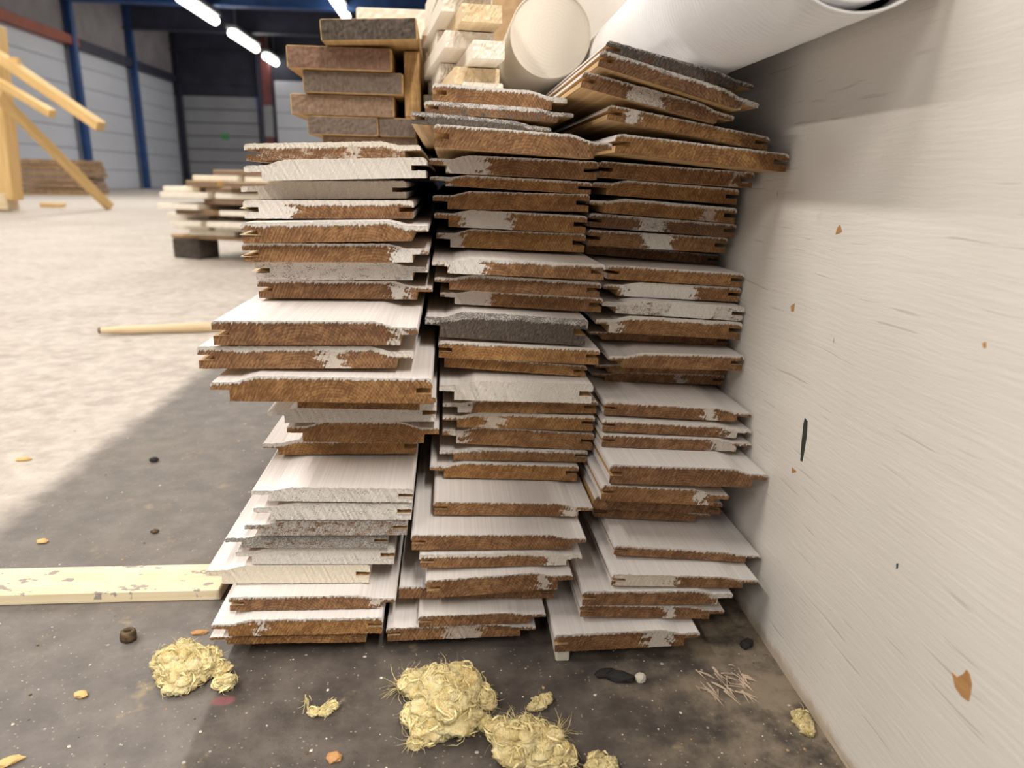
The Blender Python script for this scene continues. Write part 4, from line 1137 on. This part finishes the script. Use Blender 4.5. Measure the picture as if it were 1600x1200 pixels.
chunk('dark_pebble', 242, 832, .0045, .004, .004, M_BROWNKNOT, 'small dark crumb above the planed plank', 'scrap', 11)
chunk('yellow_flake', 37, 719, .011, .006, .004, M_YELLOW, 'yellow flake on the pale floor at the left edge', 'scrap', 12)
chunk('yellow_flake', 66, 848, .006, .005, .004, M_YELLOW, 'yellow flake on the dark floor strip above the planed plank', 'scrap', 13)
# white packing block under the lowest right board
g = at_z(879, 1034)
o = tag(box_obj('packing_block', (g.x - 0.006, g.y, 0.0), (g.x + 0.006, g.y + 0.05, 0.0118), M_PAPER, None, 0.0012), 'whitish packing block under the lowest board of the right stack', 'block')
# splinter nest near the wall
bm = bmesh.new(); rd = random.Random(5)
g0 = at_z(1112, 1068)
for i in range(46):
    a = at_z(rd.uniform(1085, 1160), rd.uniform(1040, 1085)) - g0
    if rd.random() < .25: a = at_z(rd.uniform(1130, 1165), rd.uniform(1050, 1090)) - g0
    an = rd.gauss(-1.0, .55); ln = rd.uniform(.006, .02); w = rd.uniform(.0004, .0011)
    d = Vector((math.cos(an), math.sin(an), 0)); s = Vector((-d.y, d.x, 0)) * w
    z = rd.uniform(.0006, .003)
    p = [a - s + Vector((0, 0, z)), a + s + Vector((0, 0, z)), a + d * ln + Vector((0, 0, .0006)), a + d * ln * .5 + Vector((0, 0, z + w))]
    vs = [bm.verts.new(q) for q in p]
    bm.faces.new((vs[0], vs[1], vs[2])); bm.faces.new((vs[0], vs[3], vs[1])); bm.faces.new((vs[1], vs[3], vs[2])); bm.faces.new((vs[2], vs[3], vs[0]))
o = from_bm('splinter_heap', bm, M_FIBREPALE); o.location = g0; o['kind'] = 'stuff'
o['label'] = 'heap of pale splinters on the floor near the white wall'; o['category'] = 'splinters'
# crumbs and dust nobody could count
bm = bmesh.new(); rd = random.Random(9)
for i in range(520):
    px, py = rd.uniform(-30, 1300), rd.uniform(600, 1215)
    p = at_z(px, py)
    if p.x > WALLX - .01 or (-.24 < p.x < .27 and p.y > .545): continue
    if p.y < .60 and p.x > -.2: pass
    if -.75 < p.x < -.23 and .62 < p.y < .70: continue
    r = rd.choice((.0004, .0005, .0006, .0007, .0009, .0014)) * (1.0 + (p.y - .5) * .6)
    res = bmesh.ops.create_icosphere(bm, subdivisions=1, radius=r)
    mi = 0 if rd.random() < .62 else (1 if rd.random() < .6 else 2)
    an = rd.uniform(0, 6)
    for v in res['verts']:
        x_, y_ = v.co.x * rd.uniform(.6, 1.6), v.co.y
        v.co = Vector((p.x + x_ * math.cos(an) - y_ * math.sin(an), p.y + x_ * math.sin(an) + y_ * math.cos(an), max(0, v.co.z * .6) + 0.0001))
        for f in v.link_faces: f.material_index = mi
o = from_bm('floor_crumbs', bm, [M_PAPER, M_TAN, M_BROWNKNOT]); o['kind'] = 'stuff'
o['label'] = 'pale crumbs and dust strewn over the dark floor'; o['category'] = 'crumbs'

# marks on the white wall: bare chip, dark paint dash, small nicks
def wall_patch(name, pts, mat, th=0.0004):
    P3 = []
    for (px, py) in pts:
        r = ray(px, py); y = WALLX / r.x
        P3.append(Vector((WALLX, y, H + r.z * y)))
    bm = bmesh.new()
    f_ = [bm.verts.new((WALLX - th, p.y, p.z)) for p in P3]
    b2 = [bm.verts.new((WALLX + 0.0005, p.y, p.z)) for p in P3]
    bm.faces.new(f_)
    for i in range(len(f_)):
        j = (i + 1) % len(f_); bm.faces.new((f_[i], f_[j], b2[j], b2[i]))
    return from_bm(name, bm, mat, wall_right)
wall_patch('bare_wood_chip', [(1488, 1050), (1496, 1058), (1506, 1053), (1511, 1046), (1515, 1052), (1519, 1068), (1517, 1084), (1514, 1096), (1503, 1088), (1493, 1074)], M_CHIP)
wall_patch('paint_dash', [(1258, 653), (1262, 658), (1261, 680), (1257, 705), (1254, 721), (1251, 720), (1253, 690), (1256, 662)], M_MARK)
wall_patch('nick', [(1309, 356), (1313, 351), (1316, 361), (1312, 364), (1306, 366)], M_CHIP)
wall_patch('nick', [(1236, 478), (1242, 474), (1241, 486), (1237, 487)], M_CHIP)
wall_patch('nick', [(1401, 881), (1404, 880), (1403, 888), (1401, 889)], M_MARK)
wall_patch('nick', [(1238, 730), (1245, 737), (1238, 739)], M_CHIP)
wall_patch('nick', [(1536, 536), (1541, 534), (1541, 543), (1537, 543)], M_CHIP)
